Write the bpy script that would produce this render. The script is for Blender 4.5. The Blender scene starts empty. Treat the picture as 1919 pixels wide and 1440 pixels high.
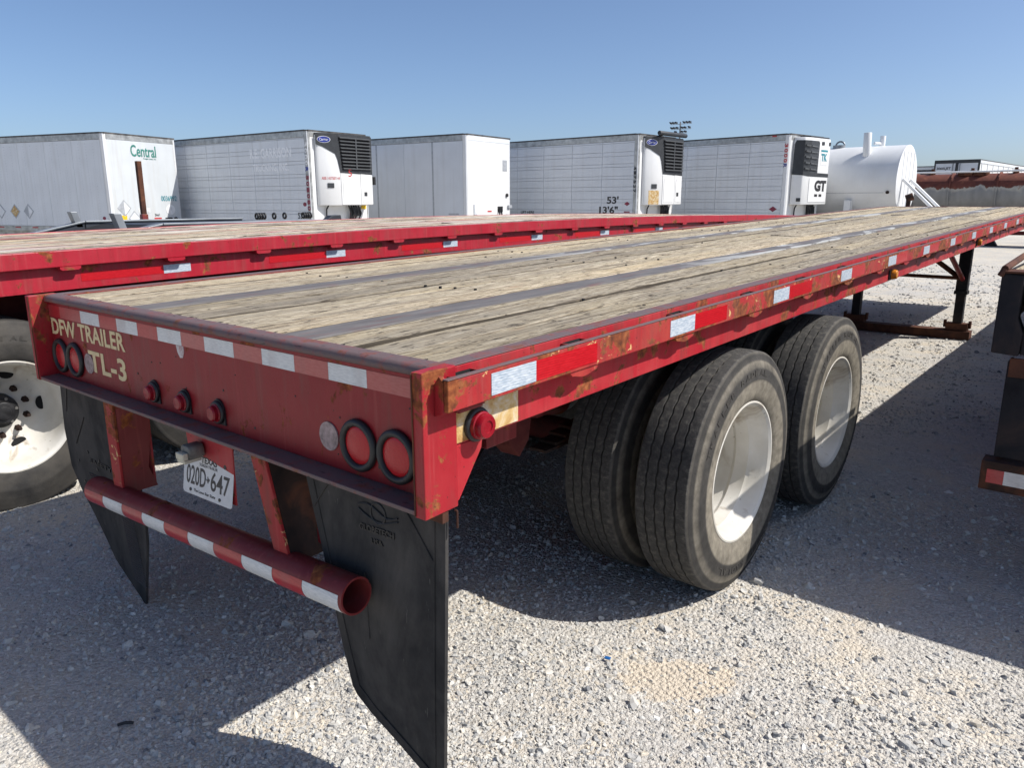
import bpy, bmesh, math, random
from mathutils import Vector, Matrix
import numpy as np
random.seed(7); rng = np.random.default_rng(7)
SC = bpy.context.scene
COL = SC.collection
PI = math.pi

# ------------------------------------------------------------------ camera
cam = bpy.data.cameras.new('camera'); cam_ob = bpy.data.objects.new('camera', cam); COL.objects.link(cam_ob)
YAW, PITCH, ROLL, FPX = -0.6882, 0.2357, -0.0022, 1428.09
cam.sensor_fit = 'HORIZONTAL'; cam.sensor_width = 36.0; cam.lens = FPX / 1919 * 36.0
cam.clip_start = 0.05; cam.clip_end = 6000
_f = Vector((math.sin(YAW) * math.cos(PITCH), math.cos(YAW) * math.cos(PITCH), -math.sin(PITCH)))
_r = Vector((math.cos(YAW), -math.sin(YAW), 0)); _u = _r.cross(_f)
_r2 = _r * math.cos(ROLL) + _u * math.sin(ROLL); _u2 = _u * math.cos(ROLL) - _r * math.sin(ROLL)
cam_ob.matrix_world = Matrix(((_r2.x, _u2.x, -_f.x, 2.4108), (_r2.y, _u2.y, -_f.y, -1.2379), (_r2.z, _u2.z, -_f.z, 1.6723), (0, 0, 0, 1)))
SC.camera = cam_ob

# ------------------------------------------------------------------ light
TO_SUN = Vector((0.79, 0.46, 1.0)).normalized()
SUN_EL = math.asin(TO_SUN.z); SUN_AZ = math.atan2(TO_SUN.x, TO_SUN.y)
world = bpy.data.worlds.new('World'); SC.world = world; world.use_nodes = True
wn = world.node_tree; sky = wn.nodes.new('ShaderNodeTexSky'); sky.sky_type = 'NISHITA'
sky.sun_disc = False; sky.sun_elevation = SUN_EL; sky.sun_rotation = SUN_AZ
sky.altitude = 100; sky.air_density = 0.7; sky.dust_density = 1.5; sky.ozone_density = 4.0
wn.links.new(sky.outputs[0], wn.nodes['Background'].inputs[0]); wn.nodes['Background'].inputs[1].default_value = 0.108
sun = bpy.data.lights.new('sun', 'SUN'); sun.energy = 4.3; sun.angle = math.radians(0.5); sun.color = (1.0, 0.96, 0.90)
sun_ob = bpy.data.objects.new('sun', sun); COL.objects.link(sun_ob)
sun_ob.rotation_euler = TO_SUN.to_track_quat('Z', 'Y').to_euler(); sun_ob.location = (20, 12, 30)
SC.view_settings.view_transform = 'Standard'; SC.view_settings.look = 'None'
SC.view_settings.exposure = 0.47; SC.view_settings.gamma = 1.0; SC.view_settings.use_curve_mapping = False
SC.render.engine = 'CYCLES'
SC.cycles.max_bounces = 6; SC.cycles.diffuse_bounces = 3; SC.cycles.glossy_bounces = 3; SC.cycles.transmission_bounces = 3
SC.cycles.caustics_reflective = False; SC.cycles.caustics_refractive = False

# ------------------------------------------------------------------ material helpers
class G:
    """small node-graph helper around one material"""
    def __init__(s, name, rough=0.6, metal=0.0, spec=0.5):
        s.m = bpy.data.materials.new(name); s.m.use_nodes = True; s.t = s.m.node_tree
        s.b = s.t.nodes['Principled BSDF']; s.b.inputs['Roughness'].default_value = rough
        s.b.inputs['Metallic'].default_value = metal; s.b.inputs['Specular IOR Level'].default_value = spec
        s._tc = None
    def n(s, t): return s.t.nodes.new(t)
    def l(s, a, b): s.t.links.new(a, b)
    def co(s, scale=(1, 1, 1), which='Object', loc=(0, 0, 0)):
        if s._tc is None: s._tc = s.n('ShaderNodeTexCoord')
        mp = s.n('ShaderNodeMapping'); s.l(s._tc.outputs[which], mp.inputs[0])
        mp.inputs['Scale'].default_value = scale; mp.inputs['Location'].default_value = loc
        return mp.outputs[0]
    def noise(s, scale, vec=None, detail=4, rough=0.55, dist=0.0):
        k = s.n('ShaderNodeTexNoise'); k.inputs['Scale'].default_value = scale; k.inputs['Detail'].default_value = detail
        k.inputs['Roughness'].default_value = rough; k.inputs['Distortion'].default_value = dist
        s.l(vec if vec is not None else s.co(), k.inputs['Vector']); return k.outputs['Fac']
    def voro(s, scale, vec=None, out='Distance', feat='F1', rnd=1.0):
        k = s.n('ShaderNodeTexVoronoi'); k.feature = feat; k.inputs['Scale'].default_value = scale
        k.inputs['Randomness'].default_value = rnd
        s.l(vec if vec is not None else s.co(), k.inputs['Vector']); return k.outputs[out]
    def ramp(s, fac, stops, interp='LINEAR'):
        k = s.n('ShaderNodeValToRGB'); k.color_ramp.interpolation = interp
        e = k.color_ramp.elements
        while len(e) > 1: e.remove(e[-1])
        for i, (p, c) in enumerate(stops):
            if not hasattr(c, '__len__'): c = (c, c, c)
            el = e[0] if i == 0 else e.new(p)
            el.position = p; el.color = (*c, 1)
        s.l(fac, k.inputs[0]); return k.outputs[0]
    def mix(s, fac, a, b, mode='MIX'):
        k = s.n('ShaderNodeMix'); k.data_type = 'RGBA'; k.blend_type = mode; k.clamp_factor = True
        for sock, v in ((k.inputs[0], fac), (k.inputs[6], a), (k.inputs[7], b)):
            if isinstance(v, (int, float)): sock.default_value = v
            elif isinstance(v, tuple): sock.default_value = (*v, 1)
            else: s.l(v, sock)
        return k.outputs[2]
    def math(s, op, a, b=0.5):
        k = s.n('ShaderNodeMath'); k.operation = op
        for sock, v in ((k.inputs[0], a), (k.inputs[1], b)):
            if isinstance(v, (int, float)): sock.default_value = v
            else: s.l(v, sock)
        return k.outputs[0]
    def sep(s, vec):
        k = s.n('ShaderNodeSeparateXYZ'); s.l(vec, k.inputs[0]); return k.outputs
    def orand(s): return s.n('ShaderNodeObjectInfo').outputs['Random']
    def color(s, c):
        if isinstance(c, tuple): s.b.inputs['Base Color'].default_value = (*c, 1)
        else: s.l(c, s.b.inputs['Base Color'])
        return s
    def rough(s, r): s.l(r, s.b.inputs['Roughness']); return s
    def bump(s, h, dist=0.002, strength=0.6):
        k = s.n('ShaderNodeBump'); k.inputs['Distance'].default_value = dist; k.inputs['Strength'].default_value = strength
        s.l(h, k.inputs['Height']); s.l(k.outputs[0], s.b.inputs['Normal']); return s

def plain(name, c, rough=0.6, metal=0.0, var=0.12, vs=6.0, spec=0.5):
    g = G(name, rough, metal, spec)
    d = tuple(max(0, x * (1 - var * 2.2)) for x in c); h = tuple(min(1, x * (1 + var)) for x in c)
    g.color(g.ramp(g.noise(vs, detail=6), [(0.3, d), (0.7, h)]))
    return g.m

def red_paint(name, base=(0.33, 0.010, 0.018), fade=(0.37, 0.028, 0.034), rust=0.66, streak=True, scale=1.0, chips=None, rough=0.45):
    g = G(name, rough, spec=0.3)
    pv = g.co((3 * scale, 3 * scale, 3 * scale))
    c = g.mix(g.ramp(g.noise(2.2, pv, 6), [(0.35, 0.0), (0.75, 0.85)]), base, fade)
    if streak:
        sv = g.co((26, 26, 1.3)); st = g.ramp(g.noise(1.0, sv, 4, 0.6), [(0.5, 0.0), (0.78, 0.55)])
        c = g.mix(st, c, (0.19, 0.016, 0.016))
        sv2 = g.co((40, 40, 1.6), loc=(3, 1, 0)); c = g.mix(g.ramp(g.noise(1.0, sv2, 3), [(0.58, 0.0), (0.75, 0.3)]), c, (0.46, 0.11, 0.10))
    n1 = g.noise(7 * scale, None, 8, 0.68, 0.4)
    rm = g.ramp(n1, [(rust, 0.0), (rust + 0.03, 1.0)])
    rc = g.ramp(g.noise(40, None, 5), [(0.3, (0.075, 0.020, 0.010)), (0.52, (0.21, 0.055, 0.018)), (0.72, (0.35, 0.12, 0.038))])
    if chips:
        ch = g.ramp(g.noise(9, g.co((1, 1.0, 1.6), loc=(5, 2, 1)), 9, 0.72, 0.8), [(chips, 0.0), (chips + 0.012, 1.0)])
        c = g.mix(ch, c, (0.62, 0.42, 0.18))
    c = g.mix(rm, c, rc)
    spk = g.ramp(g.noise(90, None, 3), [(0.68, 0.0), (0.72, 0.85)])
    z_ = g.sep(g.co())[2]
    gr = g.ramp(g.noise(1.0, g.co((14, 14, 2.2), loc=(1, 7, 0)), 6, 0.65), [(0.50, 0.0), (0.72, 0.40)])
    c = g.mix(gr, c, (0.13, 0.075, 0.06))
    c = g.mix(spk, c, (0.05, 0.018, 0.012))
    g.color(c); g.rough(g.mix(rm, (rough,) * 3, (0.9,) * 3))
    g.bump(g.math('ADD', n1, g.math('MULTIPLY', g.noise(140, None, 3), 0.15)), 0.004, 0.35)
    return g.m

M = {}
M['red'] = red_paint('red_paint', base=(0.31, 0.010, 0.018), rust=0.555)
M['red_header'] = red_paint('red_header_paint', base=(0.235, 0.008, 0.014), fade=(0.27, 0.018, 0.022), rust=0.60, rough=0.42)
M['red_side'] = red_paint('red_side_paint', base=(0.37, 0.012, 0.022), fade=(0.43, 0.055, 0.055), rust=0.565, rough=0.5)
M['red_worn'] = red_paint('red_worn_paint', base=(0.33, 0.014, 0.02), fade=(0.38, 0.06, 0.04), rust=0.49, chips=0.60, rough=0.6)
M['red_clean'] = red_paint('red_fresh_paint', base=(0.36, 0.012, 0.026), fade=(0.40, 0.03, 0.045), rust=0.59, rough=0.38)
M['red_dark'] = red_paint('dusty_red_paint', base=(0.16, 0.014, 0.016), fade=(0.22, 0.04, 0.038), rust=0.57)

def worn_edge(name):
    g = G(name, 0.6)
    c = g.mix(g.ramp(g.noise(3, g.co((6, 6, 6)), 8, 0.65), [(0.50, 0.0), (0.66, 0.8)]), (0.13, 0.088, 0.086), (0.24, 0.05, 0.05))
    c = g.mix(g.ramp(g.noise(18, None, 7, 0.7), [(0.56, 0.0), (0.66, 1.0)]), c, (0.15, 0.062, 0.026))
    c = g.mix(g.ramp(g.noise(30, g.co((1, 3, 3)), 5), [(0.64, 0.0), (0.68, 0.8)]), c, (0.035, 0.02, 0.018))
    g.color(c); g.bump(g.noise(60, None, 6), 0.003, 0.5); return g.m
M['edge'] = worn_edge('worn_rusty_edge')
def strip_mat():
    g = G('worn_steel_strip', 0.62, 0.05)
    c = g.ramp(g.noise(3, g.co((8, 1.5, 8)), 8, 0.65), [(0.3, (0.095, 0.085, 0.080)), (0.55, (0.145, 0.133, 0.125)), (0.75, (0.20, 0.183, 0.170))])
    edge = g.ramp(g.noise(5, g.co((4, 1, 4), loc=(2, 0, 0)), 5), [(0.55, 0.0), (0.75, 0.7)])
    c = g.mix(edge, c, (0.17, 0.07, 0.055))
    y = g.sep(g.co())[1]
    gate = g.ramp(g.math('MULTIPLY', y, 0.1), [(0.20, 0.0), (0.34, 1.0)])
    pm = g.ramp(g.noise(1.4, g.co((5.5, 1.0, 1)), 8, 0.62, 0.6), [(0.52, 0.0), (0.56, 1.0)])
    c = g.mix(g.math('MULTIPLY', pm, gate), c, (0.42, 0.42, 0.40))
    g.color(c); g.bump(g.noise(50, g.co((2, 0.5, 1)), 5), 0.002, 0.4); return g.m
M['strip'] = strip_mat()

def wood(name, tint=1.0, redpaint=False, grey=0.0):
    g = G(name, 0.85, spec=0.25)
    rnd = g.orand(); ti = g.n('ShaderNodeCombineXYZ'); g.l(g.math('MULTIPLY', rnd, 37.0), ti.inputs[0]); g.l(g.math('MULTIPLY', rnd, 91.0), ti.inputs[1])
    def v(sc):
        mp = g.co(sc); a = g.n('ShaderNodeVectorMath'); a.operation = 'ADD'; g.l(mp, a.inputs[0]); g.l(ti.outputs[0], a.inputs[1]); return a.outputs[0]
    fib = g.noise(1.0, v((150, 9.0, 60)), 5, 0.75, 0.5)
    med = g.noise(1.0, v((52, 1.6, 20)), 7, 0.68, 0.8)
    big = g.noise(1.0, v((3.0, 0.8, 3)), 4, 0.55, 0.3)
    t = tint
    c = g.ramp(fib, [(0.30, (0.10 * t, 0.08 * t, 0.055 * t)), (0.43, (0.33 * t, 0.275 * t, 0.195 * t)), (0.53, (0.55 * t, 0.49 * t, 0.385 * t)), (0.66, (0.80 * t, 0.735 * t, 0.61 * t))])
    c = g.mix(g.ramp(med, [(0.38, 0.88), (0.48, 0.0)]), c, (0.13 * t, 0.10 * t, 0.07 * t))
    c = g.mix(g.ramp(big, [(0.46, 0.0), (0.70, 0.45)]), c, (0.64 * t, 0.53 * t, 0.33 * t))
    gm = g.ramp(g.noise(1.0, v((9, 0.8, 4)), 5, 0.6), [(0.45, 0.0), (0.66, 0.55)])
    c = g.mix(gm, c, (0.30 * t, 0.275 * t, 0.235 * t))
    tone = g.ramp(rnd, [(0.0, (0.74, 0.72, 0.69)), (0.5, (1.02, 0.985, 0.92)), (1.0, (1.16, 1.085, 0.97))])
    c = g.mix(1.0, c, tone, 'MULTIPLY')
    sp = g.ramp(g.noise(1.0, v((60, 14, 60)), 3, 0.6), [(0.585, 0.0), (0.65, 0.8)])
    c = g.mix(sp, c, (0.04, 0.03, 0.022))
    rs = g.ramp(g.noise(1.0, v((7, 1.8, 7)), 5, 0.6), [(0.66, 0.0), (0.74, 0.45)])
    c = g.mix(rs, c, (0.40, 0.17, 0.06))
    if redpaint:
        rp = g.ramp(g.noise(1.0, v((11, 0.5, 7)), 8, 0.7, 0.6), [(0.55, 0.0), (0.60, 0.8)])
        wp = g.ramp(g.noise(1.0, v((13, 0.7, 9)), 8, 0.7, 0.6), [(0.47, 0.0), (0.57, 0.8)]); c = g.mix(wp, c, (0.60, 0.56, 0.52))
        c = g.mix(rp, c, (0.40, 0.10, 0.11))
        dk = g.ramp(g.noise(1.0, v((9, 1.3, 9)), 6, 0.65), [(0.58, 0.0), (0.64, 0.9)])
        c = g.mix(dk, c, (0.05, 0.04, 0.035))
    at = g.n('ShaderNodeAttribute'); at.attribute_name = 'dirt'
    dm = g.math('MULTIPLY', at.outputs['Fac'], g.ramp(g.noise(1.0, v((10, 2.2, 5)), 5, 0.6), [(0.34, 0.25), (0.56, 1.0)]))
    c = g.mix(g.ramp(dm, [(0.10, 0.0), (0.45, 0.92)]), c, (0.050, 0.040, 0.030))  # plank edges darkened: soaked-in dirt plus the shade of the gaps, painted in
    g.color(c)
    h = g.math('ADD', fib, g.math('MULTIPLY', med, 1.2)); g.bump(h, 0.008, 0.9)
    return g.m
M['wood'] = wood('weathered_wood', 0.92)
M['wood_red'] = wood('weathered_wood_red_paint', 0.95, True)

def tape(name, c, c2, metal_tile=True, worn=0.0):
    g = G(name, 0.28)
    k = g.n('ShaderNodeTexBrick'); g.l(g.co((1, 1, 1)), k.inputs[0])
    a = g.noise(46, g.co((1, 1, 5)), 3)
    col = g.mix(g.ramp(a, [(0.35, 0.0), (0.65, 1.0)]), c, c2)
    wv = g.n('ShaderNodeTexWave'); wv.bands_direction = 'Z'; wv.inputs['Scale'].default_value = 46; wv.inputs['Distortion'].default_value = 0.6
    g.l(g.co(), wv.inputs[0]); wl = g.ramp(wv.outputs['Fac'], [(0.0, 0.72), (0.3, 1.0)])
    if metal_tile: col = g.mix(1.0, col, wl, 'MULTIPLY')
    if worn:
        col = g.mix(g.ramp(g.noise(6, None, 8, 0.7, 1.2), [(1 - worn, 0.0), (1 - worn + 0.02, 0.85)]), col, (0.33, 0.29, 0.26))
        col = g.mix(g.ramp(g.noise(2.5, g.co((3, 3, 1)), 5), [(0.5, 0.0), (0.8, 0.5)]), col, (0.22, 0.12, 0.11))
    g.color(col); return g.m
M['tape_white'] = tape('reflective_white', (0.34, 0.41, 0.49), (0.60, 0.64, 0.68))
M['tape_red'] = tape('reflective_red', (0.42, 0.006, 0.012), (0.52, 0.012, 0.02))
M['tape_white_old'] = tape('old_white_tape', (0.56, 0.58, 0.58), (0.70, 0.71, 0.70), False, 0.36)
M['tape_red_old'] = tape('old_red_tape', (0.36, 0.012, 0.02), (0.44, 0.03, 0.035), False, 0.30)
M['tape_pink'] = tape('faded_red_tape', (0.40, 0.075, 0.07), (0.45, 0.11, 0.10), False, 0.28)

def rusty(name, a, b, c, sc=6.0):
    g = G(name, 0.8, spec=0.22)
    n1 = g.noise(sc, None, 8, 0.65, 0.5)
    g.color(g.ramp(n1, [(0.30, a), (0.5, b), (0.68, c)])); g.bump(n1, 0.004, 0.4); return g.m
M['rust_patch'] = rusty('rusty_white_patch', (0.30, 0.11, 0.025), (0.55, 0.38, 0.16), (0.66, 0.62, 0.52), 16)
M['rust_steel'] = rusty('rust_brown_steel', (0.035, 0.018, 0.014), (0.085, 0.035, 0.022), (0.15, 0.06, 0.03), 5)
M['black_steel'] = rusty('black_painted_steel', (0.010, 0.010, 0.012), (0.018, 0.018, 0.020), (0.05, 0.035, 0.028), 4)
M['dark_trailer'] = rusty('old_dark_paint', (0.007, 0.007, 0.010), (0.016, 0.016, 0.020), (0.036, 0.027, 0.026), 5)
M['dark_rust'] = rusty('dark_rust_metal', (0.014, 0.011, 0.011), (0.038, 0.022, 0.017), (0.12, 0.045, 0.024), 7)
M['frame_under'] = rusty('underframe_paint', (0.03, 0.008, 0.008), (0.09, 0.018, 0.017), (0.13, 0.04, 0.03), 4)
M['charcoal'] = plain('charcoal_paint', (0.035, 0.040, 0.050), 0.5, 0.1, 0.2, 3)
M['steel_grey'] = plain('galvanised_grey', (0.24, 0.26, 0.28), 0.45, 0.3, 0.15, 4)

def rubber(name, kind):
    g = G(name, 0.82, spec=0.3)
    base = g.ramp(g.noise(14, None, 6), [(0.3, (0.016, 0.016, 0.017)), (0.7, (0.035, 0.034, 0.034))])
    if kind == 'tyre':
        x, y, z = g.sep(g.co())
        rr = g.math('SQRT', g.math('ADD', g.math('MULTIPLY', y, y), g.math('MULTIPLY', z, z)))
        # dusty tan band on the lower sidewall, scuffed grey tread
        band = g.ramp(g.math('MULTIPLY', rr, 1.0), [(0.310, 0.75), (0.345, 1.0), (0.400, 0.95), (0.410, 0.12), (0.452, 0.10), (0.462, 0.45), (0.484, 0.75), (0.492, 0.12), (0.512, 0.08), (0.524, 0.4)])
        pat = g.ramp(g.noise(7, None, 7, 0.65), [(0.25, 0.55), (0.7, 1.0)])
        dust = g.ramp(g.noise(28, None, 7, 0.65), [(0.25, (0.17, 0.15, 0.115)), (0.75, (0.33, 0.295, 0.235))])
        c = g.mix(g.math('MULTIPLY', band, pat), base, dust)
        tr = g.ramp(rr, [(0.5215, 0.0), (0.5265, 1.0)])
        an = g.n('ShaderNodeMath'); an.operation = 'ARCTAN2'; g.l(y, an.inputs[0]); g.l(z, an.inputs[1])
        cr = g.n('ShaderNodeCombineXYZ'); g.l(g.math('MULTIPLY', an.outputs[0], 30.0), cr.inputs[0]); g.l(g.math('MULTIPLY', x, 40.0), cr.inputs[1])
        tn = g.noise(0.8, cr.outputs[0], 8, 0.7)
        tc = g.ramp(tn, [(0.3, (0.030, 0.029, 0.029)), (0.52, (0.062, 0.060, 0.057)), (0.72, (0.15, 0.14, 0.12))])
        c = g.mix(tr, c, tc)
        vs = g.n('ShaderNodeTexWave'); vs.inputs['Scale'].default_value = 0.62; vs.inputs['Distortion'].default_value = 5.0; vs.inputs['Detail'].default_value = 2
        vs.inputs['Detail Scale'].default_value = 1.4
        g.l(cr.outputs[0], vs.inputs[0])
        sip = g.ramp(vs.outputs['Fac'], [(0.0, 0.0), (0.02, 1.0)])
        c = g.mix(g.math('MULTIPLY', g.math('SUBTRACT', 1.0, sip), g.math('MULTIPLY', tr, 0.8)), c, (0.012, 0.012, 0.012))
        g.color(c)
        g.bump(g.math('ADD', g.math('MULTIPLY', sip, 0.7), g.noise(120, None, 4)), 0.003, 0.5)
    elif kind == 'tyre_old':
        n2 = g.ramp(g.noise(5, None, 7, 0.6), [(0.3, 0.0), (0.75, 0.75)])
        g.color(g.mix(n2, base, (0.105, 0.094, 0.078))); g.bump(g.noise(90, None, 4), 0.002, 0.4)
    else:
        d = g.ramp(g.noise(5, g.co((1, 1, 0.45)), 8, 0.66, 0.4), [(0.42, 0.0), (0.74, 0.62)])
        c = g.mix(d, base, (0.12, 0.11, 0.098))
        sc_ = g.ramp(g.noise(9, g.co((6, 6, 1.2), loc=(2, 0, 4)), 6, 0.7), [(0.64, 0.0), (0.70, 0.5)])
        g.color(g.mix(sc_, c, (0.16, 0.15, 0.135))); g.bump(g.noise(70, None, 5), 0.002, 0.35)
    return g.m
M['tyre'] = rubber('tyre_rubber', 'tyre'); M['rubber'] = rubber('flap_rubber', 'flap'); M['tyre_old'] = rubber('dusty_tyre_rubber', 'tyre_old')
M['rubber_seal'] = plain('black_rubber_seal', (0.018, 0.018, 0.019), 0.5)
def rim():
    g = G('white_wheel_paint', 0.42)
    c = g.ramp(g.noise(5, None, 6), [(0.3, (0.52, 0.49, 0.42)), (0.7, (0.70, 0.68, 0.63))])
    c = g.mix(g.ramp(g.noise(3.2, g.co((1, 2.2, 1)), 7, 0.65, 0.8), [(0.57, 0.0), (0.70, 0.8)]), c, (0.24, 0.17, 0.10))
    c = g.mix(g.ramp(g.noise(30, None, 4), [(0.70, 0.0), (0.73, 0.7)]), c, (0.16, 0.10, 0.06))
    g.color(c); return g.m
M['rim'] = rim()
M['hub'] = plain('greasy_black_hub', (0.03, 0.03, 0.032), 0.45, 0.3, 0.3, 20)
M['bolt'] = plain('bare_bolt_steel', (0.32, 0.31, 0.29), 0.4, 0.7, 0.25, 30)
def lens(name, c, c2):
    g = G(name, 0.25); g.color(g.ramp(g.noise(9, None, 5), [(0.35, c), (0.7, c2)])); g.b.inputs['Specular IOR Level'].default_value = 0.35; g.bump(g.voro(170, rnd=0.2), 0.0015, 0.35); return g.m
M['lens'] = lens('red_lamp_lens', (0.40, 0.006, 0.012), (0.48, 0.022, 0.028))
M['lens_deep'] = lens('deep_red_lens', (0.22, 0.004, 0.012), (0.30, 0.012, 0.02))
M['amber'] = lens('amber_lens', (0.50, 0.16, 0.01), (0.6, 0.22, 0.02))
M['disc'] = plain('faded_reflector', (0.36, 0.27, 0.26), 0.6, 0, 0.25, 60)
M['cream'] = plain('cream_vinyl', (0.72, 0.58, 0.32), 0.5, 0, 0.06, 20)
M['sticker'] = rusty('torn_sticker', (0.35, 0.10, 0.09), (0.58, 0.52, 0.5), (0.66, 0.64, 0.62), 30)
M['plate'] = plain('plate_white', (0.62, 0.63, 0.64), 0.4, 0, 0.05, 30)
M['plate_ink'] = plain('plate_ink', (0.03, 0.03, 0.035), 0.5)
M['lamp_grey'] = plain('grey_lamp_housing', (0.17, 0.165, 0.145), 0.55, 0, 0.25, 30)
M['lamp_clear'] = plain('yellowed_clear_lens', (0.50, 0.47, 0.36), 0.3)
M['ink_black'] = plain('black_print', (0.02, 0.02, 0.022), 0.5); M['ink_green'] = plain('green_print', (0.04, 0.20, 0.165), 0.5)
M['ink_red'] = plain('red_print', (0.50, 0.05, 0.05), 0.5); M['ink_blue'] = plain('blue_badge', (0.02, 0.035, 0.25), 0.35)
M['ink_white'] = plain('white_print', (0.75, 0.76, 0.78), 0.5); M['ink_ghost'] = plain('ghost_print', (0.86, 0.87, 0.88), 0.45, var=0.03)
M['ink_teal'] = plain('teal_print', (0.02, 0.22, 0.27), 0.5); M['ink_maroon'] = plain('maroon_print', (0.22, 0.02, 0.05), 0.5)

def van_white(name, c=(0.72, 0.745, 0.77), dirty=0.25, rough=0.38, streakc=(0.36, 0.34, 0.30)):
    g = G(name, rough)
    col = g.ramp(g.noise(1.3, None, 6), [(0.3, tuple(x * 0.9 for x in c)), (0.7, c)])
    st = g.ramp(g.noise(1.0, g.co((7, 7, 0.5)), 6, 0.6), [(0.48, 0.0), (0.8, dirty)])
    col = g.mix(st, col, streakc)
    sp = g.ramp(g.noise(11, None, 6, 0.7), [(0.68, 0.0), (0.75, 0.35)])
    col = g.mix(sp, col, streakc); g.color(col); return g.m
M['van'] = van_white('van_white_panel'); M['van_clean'] = van_white('van_clean_front', (0.72, 0.725, 0.72), 0.12)
M['van_dirty'] = van_white('van_dirty_front', (0.56, 0.59, 0.61), 0.5, 0.45, (0.42, 0.40, 0.36))
M['van_grey'] = van_white('van_grey_panel', (0.66, 0.69, 0.725), 0.2)
M['alu'] = plain('aluminium_rail', (0.46, 0.46, 0.44), 0.42, 0.55, 0.2, 5)
M['alu_dark'] = plain('dull_roof_edge', (0.09, 0.085, 0.08), 0.6, 0.2, 0.3, 5)
M['seam'] = plain('panel_seam', (0.40, 0.42, 0.45), 0.5, 0.2, 0.1, 8)
M['reefer_black'] = plain('matt_black_cowl', (0.030, 0.033, 0.037), 0.5, 0, 0.15, 8)
M['louvre'] = plain('louvre_grey', (0.075, 0.08, 0.085), 0.5, 0, 0.1, 8)
M['void'] = plain('dark_recess', (0.006, 0.006, 0.007), 0.9)
M['yellow'] = plain('yellow_label', (0.75, 0.48, 0.02), 0.5)
M['tank_white'] = van_white('tank_white_paint', (0.74, 0.75, 0.75), 0.12, 0.36, (0.5, 0.46, 0.38))
def rust_tank():
    g = G('rust_topped_tank', 0.7)
    z = g.sep(g.co())[2]
    nn = g.math('MULTIPLY', g.math('SUBTRACT', g.noise(1.0, g.co((1.6, 1.6, 0.9)), 8, 0.65, 0.4), 0.5), 0.8)
    h = g.math('ADD', z, nn)
    grey = g.ramp(g.noise(3, g.co((1, 1, 0.3)), 6), [(0.3, (0.19, 0.19, 0.185)), (0.7, (0.30, 0.295, 0.28))])
    rc = g.ramp(g.noise(4, None, 7, 0.65), [(0.3, (0.085, 0.022, 0.014)), (0.6, (0.16, 0.042, 0.022)), (0.8, (0.34, 0.15, 0.07))])
    m = g.ramp(h, [(0.20, 0.0), (0.24, 1.0)]); halo = g.ramp(h, [(0.08, 0.0), (0.22, 0.85)])
    c = g.mix(halo, grey, (0.50, 0.46, 0.37)); c = g.mix(m, c, rc); g.color(c); return g.m
M['rust_tank'] = rust_tank()
M['blue'] = plain('blue_plastic', (0.02, 0.14, 0.42), 0.35)

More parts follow.
